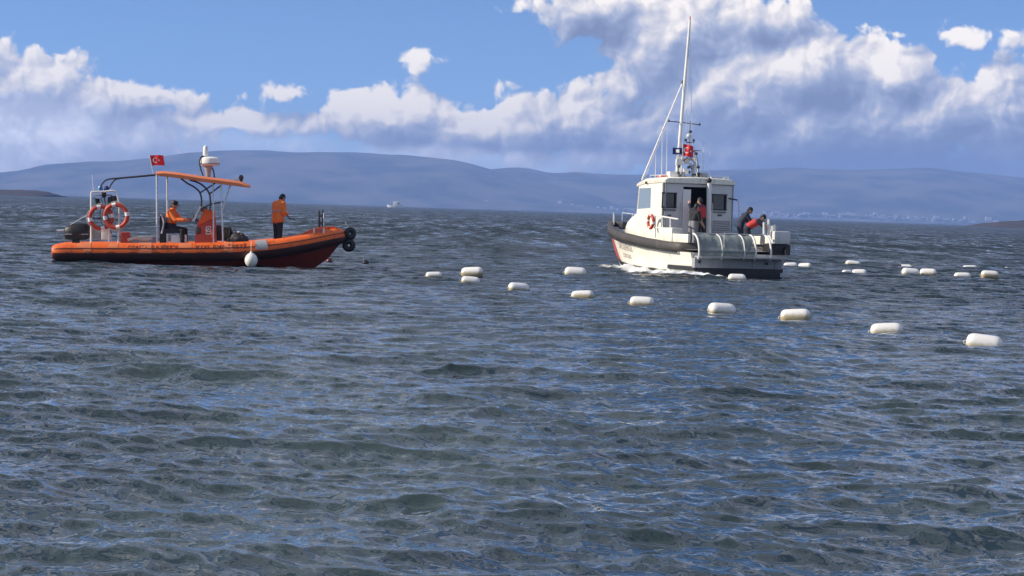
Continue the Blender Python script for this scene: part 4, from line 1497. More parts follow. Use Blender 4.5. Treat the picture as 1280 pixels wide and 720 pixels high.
def build_cg():
    root = empty('coast_guard_boat', 'white coast guard patrol boat with a cabin, tall mast and red bow stripe', 'boat', CG_M)
    xs = [0, 0.6, 1.5, 3, 4.5] + list(np.linspace(5.5, 11.45, 30))
    rings = []
    for x in xs:
        hb, zs, bc, zc, zk = cg_hull(x)
        ring = []
        for t in np.linspace(1, 0, 9):
            ring.append(cg_side(x, t, 0, 1))
        ring += [Vector((x, bc * 0.5, (zc + zk) / 2)), Vector((x, 0, zk)), Vector((x, -bc * 0.5, (zc + zk) / 2))]
        for t in np.linspace(0, 1, 9):
            ring.append(cg_side(x, t, 0, -1))
        rings.append(ring)
    MB().loft(rings, closed_u=True, cap=True).build('hull', M_CREAM, root, angle=40)
    # black bottom paint band along the chine
    for s in (-1, 1):
        rg = []
        for x in np.linspace(0.0, 9.6, 14):
            hb, zs, bc, zc, zk = cg_hull(x)
            rg.append([Vector((x, s * (bc + 0.012), zc + 0.09 * (1 - x / 12))), Vector((x, s * (bc + 0.014), zc - 0.02)), Vector((x, s * (bc * 0.8), zc - 0.25))])
        MB().loft(rg).build('boot_stripe', M_BOOT, root)
    # red bow stripe, both sides
    for s in (-1, 1):
        rg = []
        for t in np.linspace(0.0, 1.0, 9):
            a, b = 7.9 + 0.5 * t, 10.25 + 1.1 * t
            rg.append([cg_side(x, t, 0.014, s) for x in np.linspace(a, b, 16)])
        MB().loft(rg).build('bow_stripe', M_STRIPE, root)
    # lettering on the bow
    def on_hull(x0, t0, s):
        def fn(tx, ty):
            x = x0 - tx * s
            hb, zs, bc, zc, zk = cg_hull(x)
            return cg_side(x, min(1, max(0, t0 + ty / (zs - zc))), 0.018, s)
        return fn
    for s in (1, -1):
        lettering('SAH\u0130L G\u00dcVENL\u0130K', 0.30, on_hull(6.2, 0.72, s), M_LETTER, root, 1.0, 0.72)
        lettering('COAST GUARD', 0.22, on_hull(6.2, 0.36, s), M_LETTER, root, 1.0, 0.72)
    # deck
    rg = []
    for x in xs[:-1]:
        hb, zs, bc, zc, zk = cg_hull(x)
        rg.append([Vector((x, y * hb * 0.98, zs + 0.10)) for y in (-1, -0.5, 0, 0.5, 1)])
    MB().loft(rg).build('deck', M_GREY, root)
    # rubber fender rail round the sheer
    def rail_pt(x, s):
        hb, zs, bc, zc, zk = cg_hull(x)
        return Vector((x, s * hb, zs))
    xr = [0.9, 2, 3, 4, 5, 6, 7, 8, 8.7, 9.3, 9.8, 10.3, 10.7, 11.0, 11.25, 11.42]
    for s in (-1, 1):
        rg = []
        xr_ = xr if s > 0 else [-0.35] + xr
        for i, x in enumerate(xr_):
            p = rail_pt(x, s)
            q0 = rail_pt(max(x - 0.15, 0), s)
            q1 = rail_pt(min(x + 0.15, 11.45), s)
            tg = (q1 - q0).normalized()
            out = Vector((-tg.y, tg.x, 0)) * s
            out.normalize()
            H = 0.31
            prof = [(-0.06, 0.0), (0.07, 0.005), (0.11, 0.03), (0.13, H * 0.35), (0.12, H - 0.04), (0.08, H - 0.005), (-0.06, H)]
            rg.append([p + out * a + Vector((0, 0, b)) for a, b in prof])
        rg0 = [v_.copy() for v_ in rg[0]]
        if s > 0:      # the rail turns in round the quarter
            for dx_, dy_ in ((0.22, 0.10), (0.36, 0.32), (0.38, 0.60)):
                rg.insert(0, [Vector((0.9 - dx_ + (0.10 if dy_ < 0.5 else 0.02), v_.y - dy_ - (v_.y - 1.82) * min(1, dy_ * 1.6), v_.z)) + Vector((-(v_.y - 1.82) * min(1, dy_ * 1.6), 0, 0)) for v_ in rg0])
        MB().loft(rg, closed_u=True, cap=True).build('fender_rail', M_RAIL, root, angle=50)
        MB().tube([rail_pt(x, s) + Vector((0, s * 0.10, -0.02)) for x in xr], 0.03, 6).build('rail_lip', M_BOOT, root)
    MB().ell((11.43, 0, 1.64), (0.16, 0.17, 0.19)).build('stem_fender', M_RAIL, root)
    # foredeck toe rail and pulpit
    for s in (-1, 1):
        pl = [rail_pt(x, s) + Vector((0, -s * 0.10, 0.40)) for x in (7.0, 8.0, 9.0, 9.8, 10.4, 10.9)]
        for p in pl[2:]:
            MB().tube([p - Vector((0, 0, 0.05)), p + Vector((0, 0, 0.26))], 0.018, 6).build('stanchion', M_STEEL, root)
        MB().tube([p + Vector((0, 0, 0.26)) for p in pl[2:]], 0.018, 6).build('bow_rail', M_STEEL, root)
    MB().box((10.2, 0, 1.62), (0.4, 0.35, 0.25), bev=0.04).build('windlass', M_DARKTUBE, root)
    # low forward trunk
    rg = []
    for x, hw, zt in ((5.6, 1.28, 2.30), (6.3, 1.22, 2.18), (7.2, 1.08, 1.98), (8.0, 0.88, 1.80), (8.4, 0.66, 1.62)):
        hb, zs, bc, zc, zk = cg_hull(x)
        rg.append([Vector((x, hw, zs + 0.05)), Vector((x, hw * 0.99, zs + (zt - zs) * 0.6)), Vector((x, hw * 0.92, zt - 0.06)), Vector((x, hw * 0.75, zt)), Vector((x, -hw * 0.75, zt)),
                   Vector((x, -hw * 0.92, zt - 0.06)), Vector((x, -hw * 0.99, zs + (zt - zs) * 0.6)), Vector((x, -hw, zs + 0.05))])
    MB().loft(rg, closed_u=True, cap=True).build('trunk_cabin', M_CREAM, root, angle=35)
    # ---- wheelhouse: aft bulkhead in pieces round the doorway, sides, front, roof
    XA, XF = 3.4, 5.75
    ZD, ZR = 0.95, 3.22
    hw = 1.34
    z0 = 0.93
    door = (cgx(853, 260, XA).y, cgx(884, 260, XA).y)       # doorway edges (port, starboard)
    wl = [cgx(828, 241, XA), cgx(844, 259.5, XA)]
    wr = [cgx(890.5, 243, XA), cgx(906.5, 262.5, XA)]

    def panel(y0, y1, za, zb, nm='bulkhead_panel'):
        MB().box((XA, (y0 + y1) / 2, (za + zb) / 2), (0.06, abs(y1 - y0), zb - za)).build(nm, M_CABIN, root, smooth=False)
    for (a, b), ya, yb in ((wl, hw, door[0]), (wr, door[1], -hw)):
        wy0, wy1, wz1, wz0 = a.y, b.y, a.z, b.z
        panel(ya, wy0, z0, ZR)
        panel(wy1, yb, z0, ZR)
        panel(wy0, wy1, z0, wz0)
        panel(wy0, wy1, wz1, ZR)
        wo = MB().box((XA + 0.03, (wy0 + wy1) / 2, (wz0 + wz1) / 2), (0.02, abs(wy1 - wy0), wz1 - wz0)).build('window', M_DARKGLASS, root, smooth=False)
        fr = MB()
        yc, zc_ = (wy0 + wy1) / 2, (wz0 + wz1) / 2
        w_, h_ = abs(wy1 - wy0), wz1 - wz0
        for dy, dz, sy, sz in ((0, h_ / 2, w_ + 0.08, 0.04), (0, -h_ / 2, w_ + 0.08, 0.04), (w_ / 2, 0, 0.04, h_ - 0.04), (-w_ / 2, 0, 0.04, h_ - 0.04)):
            fr.box((XA - 0.04, yc + dy, zc_ + dz), (0.03, sy, sz))
        fr.build('frame', M_BLACK, wo, smooth=False)
        MB().box((XA - 0.05, yc, wz0 - 0.09), (0.05, w_, 0.035)).build('sill', M_DARKTUBE, wo, smooth=False)
    panel(door[0], door[1], 3.10, ZR, 'door_header')
    # louvres under the starboard window
    lv0, lv1 = cgx(887, 275, XA), cgx(911, 292, XA)
    for i in range(6):
        z = lv0.z + (lv1.z - lv0.z) * (i + 0.5) / 6
        MB().box((XA - 0.045, (lv0.y + lv1.y) / 2, z), (0.04, abs(lv1.y - lv0.y), 0.035), rot=Euler((0, R(30), 0))).build('louvre', M_GREY, root, smooth=False)
    q = cgx(899, 269, XA)
    MB().box((XA - 0.05, q.y, q.z), (0.04, 0.16, 0.05), bev=0.01).build('vent_cap', M_DARKTUBE, root)
    q = cgx(836, 269, XA)
    MB().box((XA - 0.05, q.y, q.z), (0.04, 0.14, 0.045), bev=0.01).build('vent_cap', M_DARKTUBE, root)
    # doorway lining, back wall coloured black for the dark interior, sliding door leaf
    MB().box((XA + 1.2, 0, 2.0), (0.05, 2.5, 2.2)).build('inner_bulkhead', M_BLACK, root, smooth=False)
    MB().box((XA - 0.06, door[0] - 0.13, 2.05), (0.05, 0.30, 1.9), bev=0.01).build('door', M_WHITE, root)
    MB().tube([(XA - 0.13, door[0] - 0.22, 1.75), (XA - 0.13, door[0] - 0.22, 2.15)], 0.015, 6).build('door_handle', M_STEEL, root)
    jp = [cgx(885.5, 300, 3.2), cgx(886.5, 229, 3.2)]
    MB().tube([jp[0], jp[1]], [0.10, 0.085], 10).build('exhaust_pipe', M_WHITE, root)
    MB().ell(jp[1] + Vector((0, 0, 0.10)), (0.09, 0.09, 0.09)).build('exhaust_cap', M_BLACK, root)
    # grab rails by the door, roof hand rails, gutter
    for y_ in (door[0] + 0.10, door[1] - 0.16):
        MB().tube(curve([(XA - 0.03, y_, 1.55), (XA - 0.10, y_, 1.60), (XA - 0.10, y_, 2.45), (XA - 0.03, y_, 2.50)], 4), 0.016, 6).build('grab_rail', M_STEEL, root)
    for s in (-1, 1):
        zr = ZR + 0.16
        ps = [(XA + 0.15, s * 1.22, zr + 0.12), (XF - 0.7, s * 1.22, zr + 0.10)]
        MB().tube(ps, 0.016, 6).build('roof_rail', M_STEEL, root)
        for f_ in (0.02, 0.5, 0.98):
            pp = Vector(ps[0]).lerp(Vector(ps[1]), f_)
            MB().tube([pp - Vector((0, 0, 0.13)), pp], 0.014, 6).build('rail_stanchion', M_STEEL, root)
    MB().tube([(XA - 0.05, hw + 0.02, ZR - 0.01), (XA - 0.05, -hw - 0.02, ZR - 0.01)], 0.02, 6).build('gutter', M_GREY, root)
    MB().tube([(XA - 0.05, hw - 0.02, z0), (XA - 0.05, hw - 0.02, ZR)], 0.022, 6).build('corner_trim', M_GREY, root)
    MB().tube([(XA - 0.05, -hw + 0.02, z0), (XA - 0.05, -hw + 0.02, ZR)], 0.022, 6).build('corner_trim', M_GREY, root)
    # sides
    for s in (-1, 1):
        zt = ZR
        zw0, zw1 = 2.30, 3.02
        xa, xb = XA + 1.15, XF - 0.08
        top = [(XA, zt), (XF - 0.1, zt - 0.03)]
        MB().prism([(XA + 0.03, z0), (XA + 0.03, ZR), (xa, ZR), (xa, z0)], s * hw - s * 0.03, s * hw + s * 0.03).build('side_panel', M_CREAM, root, smooth=False)
        MB().prism([(xa, z0), (xa, zw0), (XF + 0.05, zw0 - 0.06), (XF + 0.15, z0)], s * hw - s * 0.03, s * hw + s * 0.03).build('side_panel', M_CREAM, root, smooth=False)
        MB().prism([(xa, zw1), (xa, ZR), (XF - 0.1, ZR - 0.03), (XF - 0.08, zw1 - 0.02)], s * hw - s * 0.03, s * hw + s * 0.03).build('side_panel', M_CREAM, root, smooth=False)
        wg = MB().prism([(xa, zw0), (xa, zw1), (XF - 0.12, zw1 - 0.02), (XF + 0.0, zw0 - 0.055)], s * hw - 0.012, s * hw + 0.012).build('side_window', M_PALEGLASS, root, smooth=False)
        MB().tube([(XF + 0.02, s * hw, zw0 - 0.06), (XF - 0.10, s * hw, zw1)], 0.035, 6).build('pillar', M_CREAM, wg)
    # front windscreen, three panes raked
    for i in range(3):
        ya, yb = hw - (i * 2 * hw / 3) - 0.03, hw - ((i + 1) * 2 * hw / 3) + 0.03
        pn = MB().add([(XF + 0.06, ya, 2.24), (XF + 0.06, yb, 2.24), (XF - 0.10, yb, 3.02), (XF - 0.10, ya, 3.02),
                       (XF + 0.03, ya, 2.24), (XF + 0.03, yb, 2.24), (XF - 0.13, yb, 3.02), (XF - 0.13, ya, 3.02)],
                      [(0, 1, 2, 3), (7, 6, 5, 4), (0, 4, 5, 1), (1, 5, 6, 2), (2, 6, 7, 3), (3, 7, 4, 0)]).build('windscreen_pane', M_PALEGLASS, root, smooth=False)
        MB().tube([(XF + 0.055, yb - 0.03, 2.24), (XF - 0.105, yb - 0.03, 3.02)], 0.03, 6).build('mullion', M_CREAM, pn)
    MB().box((XF - 0.02, 0, 1.9), (0.06, 2 * hw, 0.68)).build('front_panel', M_CREAM, root, smooth=False)
    # roof with a visor
    rg = []
    for x, w_, zt, th in ((XA - 0.12, hw + 0.02, ZR + 0.16, 0.16), (XA + 0.1, hw + 0.06, ZR + 0.20, 0.20), (XF - 0.6, hw + 0.06, ZR + 0.15, 0.20), (XF + 0.05, hw + 0.05, ZR + 0.02, 0.16), (XF + 0.28, hw - 0.05, ZR - 0.07, 0.10)):
        rg.append([Vector((x, w_, zt - th)), Vector((x, w_ + 0.02, zt - th * 0.5)), Vector((x, w_ - 0.10, zt)), Vector((x, 0, zt + 0.04)), Vector((x, -w_ + 0.10, zt)), Vector((x, -w_ - 0.02, zt - th * 0.5)), Vector((x, -w_, zt - th))])
    MB().loft(rg, closed_u=True, cap=True).build('roof', M_CREAM, root, angle=35)
    q = cgy(809, 228.5, hw + 0.05)
    MB().lathe([(0.05, 0), (0.05, 0.06), (0.03, 0.08)], 10, Matrix.Translation(q) @ Matrix.Rotation(R(-90), 4, 'X')).build('side_lamp', M_BLACK, root)
    # red raft cradle on the roof
    q = cgx(833, 222.5, 4.4)
    MB().box((q.x, q.y, q.z + 0.02), (0.75, 0.5, 0.14), bev=0.05).build('raft_case', M_RING, root)
    MB().box((q.x, q.y, q.z + 0.03), (0.12, 0.52, 0.15), bev=0.02).build('raft_strap', M_WHITE, root)
    # ---- mast, strut, spreader, whips
    XM = 4.3
    mt = MB().tube([cgx(845.5, 226, XM), cgx(854, 125, XM), cgx(862.5, 25, XM)], [0.07, 0.06, 0.042], 10).build('mast', M_WHITE, root)
    MB().tube([cgx(862.4, 27, XM), cgx(862.8, 20, XM)], [0.03, 0.012], 6).build('mast_light', M_RING, mt)
    MB().tube([cgx(802.5, 225, XM + 1.0), cgx(853, 104, XM + 0.1)], [0.036, 0.026], 8).build('boom', M_WHITE, root)
    MB().ell(cgx(853.5, 103, XM + 0.1), (0.06, 0.06, 0.08)).build('boom_block', M_DARKTUBE, root)
    MB().tube([cgx(836, 151.5, XM), cgx(848, 152.5, XM), cgx(875, 156, XM)], 0.018, 6).build('spreader', M_DARKTUBE, mt)
    for u, v in ((836, 151), (874.5, 155.5)):
        MB().ell(cgx(u, v, XM), (0.04, 0.04, 0.05)).build('spreader_lamp', M_DARKTUBE, mt)
    for u0, v0, u1, v1 in ((862, 30, 866, 200), (861.5, 40, 856, 215), (853, 104, 806, 224)):
        MB().tube([cgx(u0, v0, XM), cgx(u1, v1, XM - 0.3)], 0.008, 5).build('stay_wire', M_STEEL, root)
    for u, v1, v0, x in ((827, 158, 222, 4.6), (833, 165, 222, 4.4), (879, 172, 226, 4.0), (887, 178, 226, 3.9), (819, 190, 224, 5.0)):
        MB().tube([cgx(u, v0, x), cgx(u + 1, v1, x)], [0.016, 0.007], 6).build('whip_antenna', M_WHITE, root)
    # ---- lattice instrument tower
    TX = 4.0
    legs = []
    for dx, (ub, vb), (ut, vt) in ((0.0, (848, 226), (854, 186)), (0.0, (872, 226), (868, 188)), (0.5, (850, 226), (855, 186)), (0.5, (874, 226), (869, 188))):
        a, b = cgx(ub, vb, TX + dx), cgx(ut, vt, TX + dx)
        legs.append((a, b))
        MB().tube([a, b], 0.022, 6).build('tower_leg', M_WHITE, root)
    for f in (0.15, 0.55, 0.98):
        ps = [a + (b - a) * f for a, b in legs]
        for i, j in ((0, 1), (2, 3), (0, 2), (1, 3)):
            MB().tube([ps[i], ps[j]], 0.018, 6).build('tower_bar', M_WHITE, root)
    for i, j in ((0, 1), (1, 0)):
        MB().tube([legs[i][0] + (legs[i][1] - legs[i][0]) * 0.55, legs[j][0] + (legs[j][1] - legs[j][0]) * 0.98], 0.014, 6).build('tower_brace', M_DARKTUBE, root)
    for u, v, s_, mtl, nm in ((849, 203, (0.10, 0.26, 0.24), M_WHITE, 'instrument_box'), (857, 214, (0.2, 0.16, 0.20), M_WHITE, 'instrument_box'),
                              (853, 218, (0.2, 0.14, 0.2), M_GREY, 'instrument_box'), (866, 210, (0.15, 0.10, 0.3), M_GREY, 'instrument_box')):
        p = cgx(u, v, TX - 0.08)
        MB().box(p, s_, bev=0.02).build(nm, mtl, root)
    for u, v, r_ in ((848.5, 208, 0.055), (848, 216, 0.055), (861, 209, 0.06), (861, 215, 0.06), (873, 209, 0.055), (873.5, 217, 0.06), (856, 222, 0.06), (866, 222, 0.055), (870.5, 192, 0.05),
                     (857, 175, 0.05), (867, 175.5, 0.05), (863, 164.5, 0.06)):
        p = cgx(u, v, TX - 0.12)
        MB().lathe([(r_ * 0.6, -0.05), (r_, -0.03), (r_, 0.03), (r_ * 0.5, 0.05)], 10, Matrix.Translation(p)).build('lamp', M_DARKTUBE, root)
    # top pole of the tower with its lamps
    MB().tube([cgx(862, 190, TX + 0.2), cgx(863, 151, TX + 0.2)], 0.03, 8).build('tower_pole', M_WHITE, root)
    MB().box(cgx(862, 178, TX + 0.2), (0.06, 0.34, 0.03)).build('tower_arm', M_DARKTUBE, root, smooth=False)
    MB().ell(cgx(861, 170, TX + 0.1), (0.09, 0.09, 0.10)).build('dome_antenna', M_WHITE, root)
    p = cgx(862, 188, TX + 0.2)
    MB().box(p, (0.55, 0.65, 0.03)).build('tower_platform', M_GREY, root, smooth=False)
    sp = cgx(858, 199, TX + 0.1)
    MB().box(sp, (0.10, 0.75, 0.09), bev=0.03).build('radar_scanner', M_WHITE, root)
    MB().lathe([(0.11, -0.16), (0.12, -0.05), (0.06, 0.0)], 12, Matrix.Translation(sp)).build('radar_gearbox', M_WHITE, root)
    for u, v, x, sz, mt, nm in ((840, 219, 4.0, (0.3, 0.3, 0.26), M_WHITE, 'life_raft_valise'), (880, 220, 3.9, (0.25, 0.22, 0.2), M_GREY, 'loud_hailer'), (870, 221, 4.2, (0.2, 0.3, 0.24), M_DARKTUBE, 'cable_box'),
                                (853, 224, 3.8, (0.2, 0.5, 0.12), M_DARKTUBE, 'cable_tray'), (895, 224, 4.1, (0.5, 0.4, 0.16), M_CABIN, 'roof_hatch')):
        MB().box(cgx(u, v, x), sz, bev=0.03).build(nm, mt, root)
    for (u0, v0), (u1, v1) in (((848, 226), (846, 190)), ((873, 226), (870, 192)), ((862, 205), (866, 224))):
        MB().tube(curve([cgx(u0, v0, TX - 0.1), cgx((u0 + u1) / 2 + 1.5, (v0 + v1) / 2, TX - 0.1), cgx(u1, v1, TX - 0.1)], 4), 0.012, 5).build('cable', M_BLACK, root)
    # roof side gear, starboard
    p = cgx(906, 224, 3.8)
    MB().lathe([(0.10, -0.12), (0.12, 0.0), (0.09, 0.07), (0.02, 0.10)], 12, Matrix.Translation(p)).build('roof_vent', M_WHITE, root)
    MB().tube([cgx(911, 248, 3.3), cgx(922, 250, 3.0)], 0.03, 6).build('arm', M_DARKTUBE, root)
    MB().tube([cgx(922, 249, 3.0), cgx(924, 258, 3.0), cgx(924, 300, 3.0)], 0.022, 6).build('davit', M_STEEL, root)
    # ---- port side deck: rails, ring bracket, bulwark locker
    yb = 1.62
    for (u0, v0), (u1, v1) in (((818, 269), (848, 274)), ((818, 284), (838, 287))):
        MB().tube([cgy(u0, v0, yb), cgy(u1, v1, yb)], 0.026, 8).build('side_rail', M_WHITE, root)
    for u, v0, v1 in ((819, 268, 297), (828, 270, 299), (838, 272, 300)):
        MB().tube([cgy(u, v0, yb), cgy(u, v1, yb)], 0.026, 8).build('rail_post', M_WHITE, root)
    lk = [cgx(831, 286, 2.2), cgx(853, 300, 2.2)]
    MB().box((2.4, 1.50, lk[0].z - 0.20), (1.2, 0.42, 0.5), bev=0.05).build('bulwark_locker', M_CREAM, root)
    for i, s in ((0, 1), (1, -1)):
        MB().box((1.7, s * 1.62, 1.28), (2.4, 0.10, 0.30), bev=0.03).build('bulwark', M_CREAM, root)
    # ---- stern: transom plate, black underbody, platform
    MB().box((-0.10, 0.05, 0.47), (0.24, 3.32, 0.34), bev=0.02).build('transom_plate', M_GREY, root)
    MB().box((-0.05, 0.0, 0.10), (0.30, 3.14, 0.40), bev=0.03).build('underbody', M_BOOT, root)
    for s in (1, -1):
        MB().box((1.0, s * 1.62, 0.26), (2.3, 0.16, 0.16), bev=0.05).build('chine_block', M_BOOT, root)  # plain black blocks along the chine near the stern
    MB().box((-0.32, 0.0, 0.68), (0.75, 3.3, 0.06), bev=0.01).build('swim_platform', M_GREY, root)
    for y in (1.55, -1.0):
        MB().lathe([(0.05, 0), (0.05, 0.05), (0.02, 0.06)], 10, Matrix.Translation((-0.23, y, 0.50)) @ Matrix.Rotation(R(-90), 4, 'Y')).build('drain', M_BLACK, root)
    # curved clear guard round the platform
    yl, yr = cgx(873, 306, -0.6).y, cgx(946, 306, -0.6).y
    prof = [(-0.12, 1.46), (-0.30, 1.42), (-0.48, 1.30), (-0.60, 1.10), (-0.66, 0.88), (-0.64, 0.70), (-0.58, 0.62)]
    rg = []
    for y in np.linspace(yl, yr, 34):
        rg.append([Vector((x + 0.03 * math.sin(y * 7 + z * 5) + 0.015 * math.sin(y * 19), y, z + (0.02 * math.sin(y * 11) if z > 1.4 else 0))) for x, z in prof])
    gd = MB().loft(rg).build('guard_sheet', M_SHEET, root)
    for u in (873, 902, 930, 944, 963):
        y = cgx(u, 306, -0.6).y
        MB().tube(curve([(x - 0.025, y, z) for x, z in prof], 3), 0.034 if u in (873, 944, 963) else 0.020, 8).build('guard_hoop', M_WHITE, root)
    MB().tube([(-0.13, yl, 1.47), (-0.13, cgx(963, 306, -0.6).y, 1.47)], 0.028, 8).build('guard_rail', M_GREY, root)
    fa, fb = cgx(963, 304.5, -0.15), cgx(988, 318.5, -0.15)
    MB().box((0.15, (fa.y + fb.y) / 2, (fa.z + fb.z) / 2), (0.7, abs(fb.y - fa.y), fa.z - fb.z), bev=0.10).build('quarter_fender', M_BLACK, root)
    for y_, z_ in ((1.45, 0.45), (0.6, 0.45), (-0.5, 0.45), (-1.35, 0.45)):
        MB().box((-0.235, y_, z_), (0.03, 0.05, 0.26)).build('transom_rib', M_GREY, root, smooth=False)
    MB().torus((1.2, -1.2, 1.02), 0.22, 0.04, M=Matrix.Rotation(R(90), 3, 'X'), seg=20, rs=6).build('deck_rope', M_ROPE, root)
    MB().box((2.9, -1.0, 1.22), (0.6, 0.5, 0.55), bev=0.04).build('deck_locker', M_CABIN, root)
    # starboard quarter clutter
    p = cgx(975, 297, -0.1)
    MB().box((0.0, p.y, p.z), (0.6, 0.62, 0.44), bev=0.05).build('quarter_locker', M_CABIN, root)
    MB().box((0.15, p.y + 0.12, p.z + 0.30), (0.3, 0.2, 0.2), bev=0.05).build('hatch', M_GREY, root)
    for u, v0, v1 in ((955, 278, 293), (961, 274, 294), (968, 281, 291)):
        a, b = cgx(u, v0, 0.0), cgx(u, v1, 0.0)
        MB().tube([a, b], 0.045, 8).build('bollard', M_WHITE, root)
    return root


build_cg()
p = local_ray(CG_M, 815, 277, 1, 1.66)
o = empty('life_ring', 'orange life ring hung on the side rail of the white coast guard boat', 'life ring', CG_M @ Matrix.Translation(p))
for i in range(4):
    a = i * math.pi / 2 + 0.35
    MB().torus((0, 0.05, 0), 0.23, 0.055, a0=a, a1=a + 1.23, seg=36, rs=10).build('ring_arc', M_RING, o)
    MB().torus((0, 0.05, 0), 0.23, 0.059, a0=a + 1.23, a1=a + math.pi / 2, seg=40, rs=10).build('band', M_CLOTHWHITE, o)

# flags on the tower of the coast guard boat
f1 = cgx(853.5, 180, 3.9)
face = CG_M @ Matrix.Translation(f1) @ Matrix.Rotation(R(-90 - CG_HEAD), 4, 'Z')
turkish_flag('flag', face, 0.40, 0.42, 'red crescent flag on the mast tower of the white boat', 0.09, pole=0.45)
f2 = cgx(841, 184.5, 4.1)
o = empty('pennant', 'dark blue pennant with a white emblem beside the mast of the white boat', 'flag', CG_M @ Matrix.Translation(f2) @ Matrix.Rotation(R(-90 - CG_HEAD), 4, 'Z'))
nx = 10
for nm, mt_, x0, x1, z0_, z1_, dy in (('cloth', M_BLUE, 0.0, 0.34, 0.0, -0.24, 0.0), ('emblem', M_CLOTHWHITE, 0.12, 0.24, -0.06, -0.18, -0.008)):
    MB().loft([[Vector((x0 + (x1 - x0) * i / nx, 0.02 * math.sin((x0 + (x1 - x0) * i / nx) * 18) + dy, z)) for z in (z0_, (z0_ + z1_) / 2, z1_)] for i in range(nx + 1)]).build(nm, mt_, o)
MB().tube([(0.34, 0.03, 0.02), (0.44, 0.06, -0.06), (0.36, 0.06, -0.62)], 0.008, 5).build('halyard', M_ROPE, o)

# crew of the coast guard boat
def cg_person(u, v, x, yaw, label, pose, **kw):
    q = cgx(u, v, x)
    return make_person(label, CG_M @ Matrix.Translation(q) @ Matrix.Rotation(R(yaw), 4, 'Z'), pose, **kw)


cg_person(876.5, 275, 2.75, 30, 'person in a red life vest standing in the cabin doorway with an arm raised',
          {'lean': 2, 'bend': 4, 'nod': 8, 'armL': (60, 20, 95, 0), 'armR': (6, 10, 20, 0), 'legL': (2, 4, 3), 'legR': (-2, 4, 3)},
          top=M_NAVY, legs=M_TROUSER, vest=M_VEST, H=1.76)
cg_person(866, 281, 1.7, -70, 'person in a black top and grey trousers standing by the cabin door',
          {'lean': 6, 'bend': 8, 'nod': 14, 'armL': (30, 8, 60, 0), 'armR': (10, 10, 30, 0), 'legL': (3, 4, 4), 'legR': (-2, 4, 4), 'bare_forearms': True},
          top=M_TROUSER, legs=M_GREYCLOTH, H=1.72)
cg_person(925, 283, 1.5, -100, 'person in dark navy clothes leaning over the stern of the white boat',
          {'lean': 14, 'bend': 20, 'nod': 18, 'armL': (30, 8, 40, 0), 'armR': (34, 8, 45, 0), 'legL': (14, 5, 20), 'legR': (8, 5, 14)},
          top=M_NAVY, legs=M_NAVY, H=1.74)
cg_person(934, 286, 0.75, -112, 'person in a red life vest bending down with both arms reaching low',
          {'lean': 38, 'bend': 24, 'nod': 10, 'armL': (52, 8, 12, 0), 'armR': (60, 8, 16, 0), 'legL': (20, 6, 28), 'legR': (14, 6, 22), 'bare_forearms': True},
          top=M_NAVY, legs=M_TROUSER, vest=M_VEST, H=1.76)


# ------------------------------------------------------------------ floats
def stain_mat():
    m, t, b = material('weathered_white_float')
    co = t.new('ShaderNodeTexCoord').outputs['Object']
    x, y, z = t.sep(co)
    n = t.noise(co, 7.0, 4.0, 0.6)
    oi = t.new('ShaderNodeObjectInfo').outputs['Random']
    edge = t.math('ADD', z, t.math('MULTIPLY', n, 0.12))
    edge = t.math('SUBTRACT', edge, t.math('MULTIPLY', oi, 0.10))
    f = t.ramp(edge, -0.03, 0.08, 0.85, 0.0)
    scuff = t.noise(t.vmath('MULTIPLY', co, (3.0, 9.0, 9.0)), 2.0, 5.0, 0.7)
    c = t.mix(t.ramp(scuff, 0.56, 0.72, 0.0, 0.5), (0.80, 0.79, 0.75, 1), (0.50, 0.47, 0.40, 1))
    c = t.mix(f, c, (0.36, 0.29, 0.12, 1))
    t.put(b.inputs['Base Color'], c)
    b.inputs['Roughness'].default_value = 0.4
    return m


M_FLOATS = stain_mat()
FL = 0.57
def float_proto():
    Mx = Matrix.Rotation(R(90), 4, 'Y')
    pr = [(0.015, -0.285), (0.07, -0.280), (0.115, -0.262), (0.143, -0.232), (0.156, -0.19), (0.160, -0.14), (0.161, 0.0), (0.160, 0.14), (0.156, 0.19), (0.143, 0.232), (0.115, 0.262), (0.07, 0.280), (0.015, 0.285)]
    body = MB().lathe(pr, 20, Mx).mesh('shell', True, 50)
    lug = MB().torus((0, 0, 0), 0.026, 0.009, seg=14, rs=6).mesh('end_loop', True)
    return body, lug


F_BODY, F_LUG = float_proto()
F_BODY.materials.append(M_FLOATS)
F_LUG.materials.append(M_ROPE)
rngf = random.Random(4)
M_DARKFLOAT = paint('dark_float', (0.03, 0.03, 0.035), 0.5, 0.3, 5.0)


def sea_float(u, v, width, label, group, rise=0.05, yaw=None, tilt=0.0):
    """v: photograph row of the float's waterline; width in photograph pixels seen side on."""
    p = pix_water(u, v)
    s = width / (FPX / p.y) / FL
    yaw = rngf.uniform(-16, 16) if yaw is None else yaw
    s = min(1.25, max(0.8, s / max(0.8, math.cos(R(yaw)))))
    o = empty('float', label, 'float', Matrix.Translation((p.x, p.y, sea_z(p.x, p.y) + rise * s)) @ Matrix.Rotation(R(yaw), 4, 'Z') @ Matrix.Rotation(R(tilt + rngf.uniform(-5, 5)), 4, 'Y') @ Matrix.Rotation(R(rngf.uniform(-12, 12)), 4, 'X') @ Matrix.Scale(s, 4), group)
    link('shell', F_BODY, None, o)
    for e in (-1, 1):
        l_ = link('end_loop', F_LUG, None, o)
        l_.location = (e * 0.295, 0, 0)
    return o


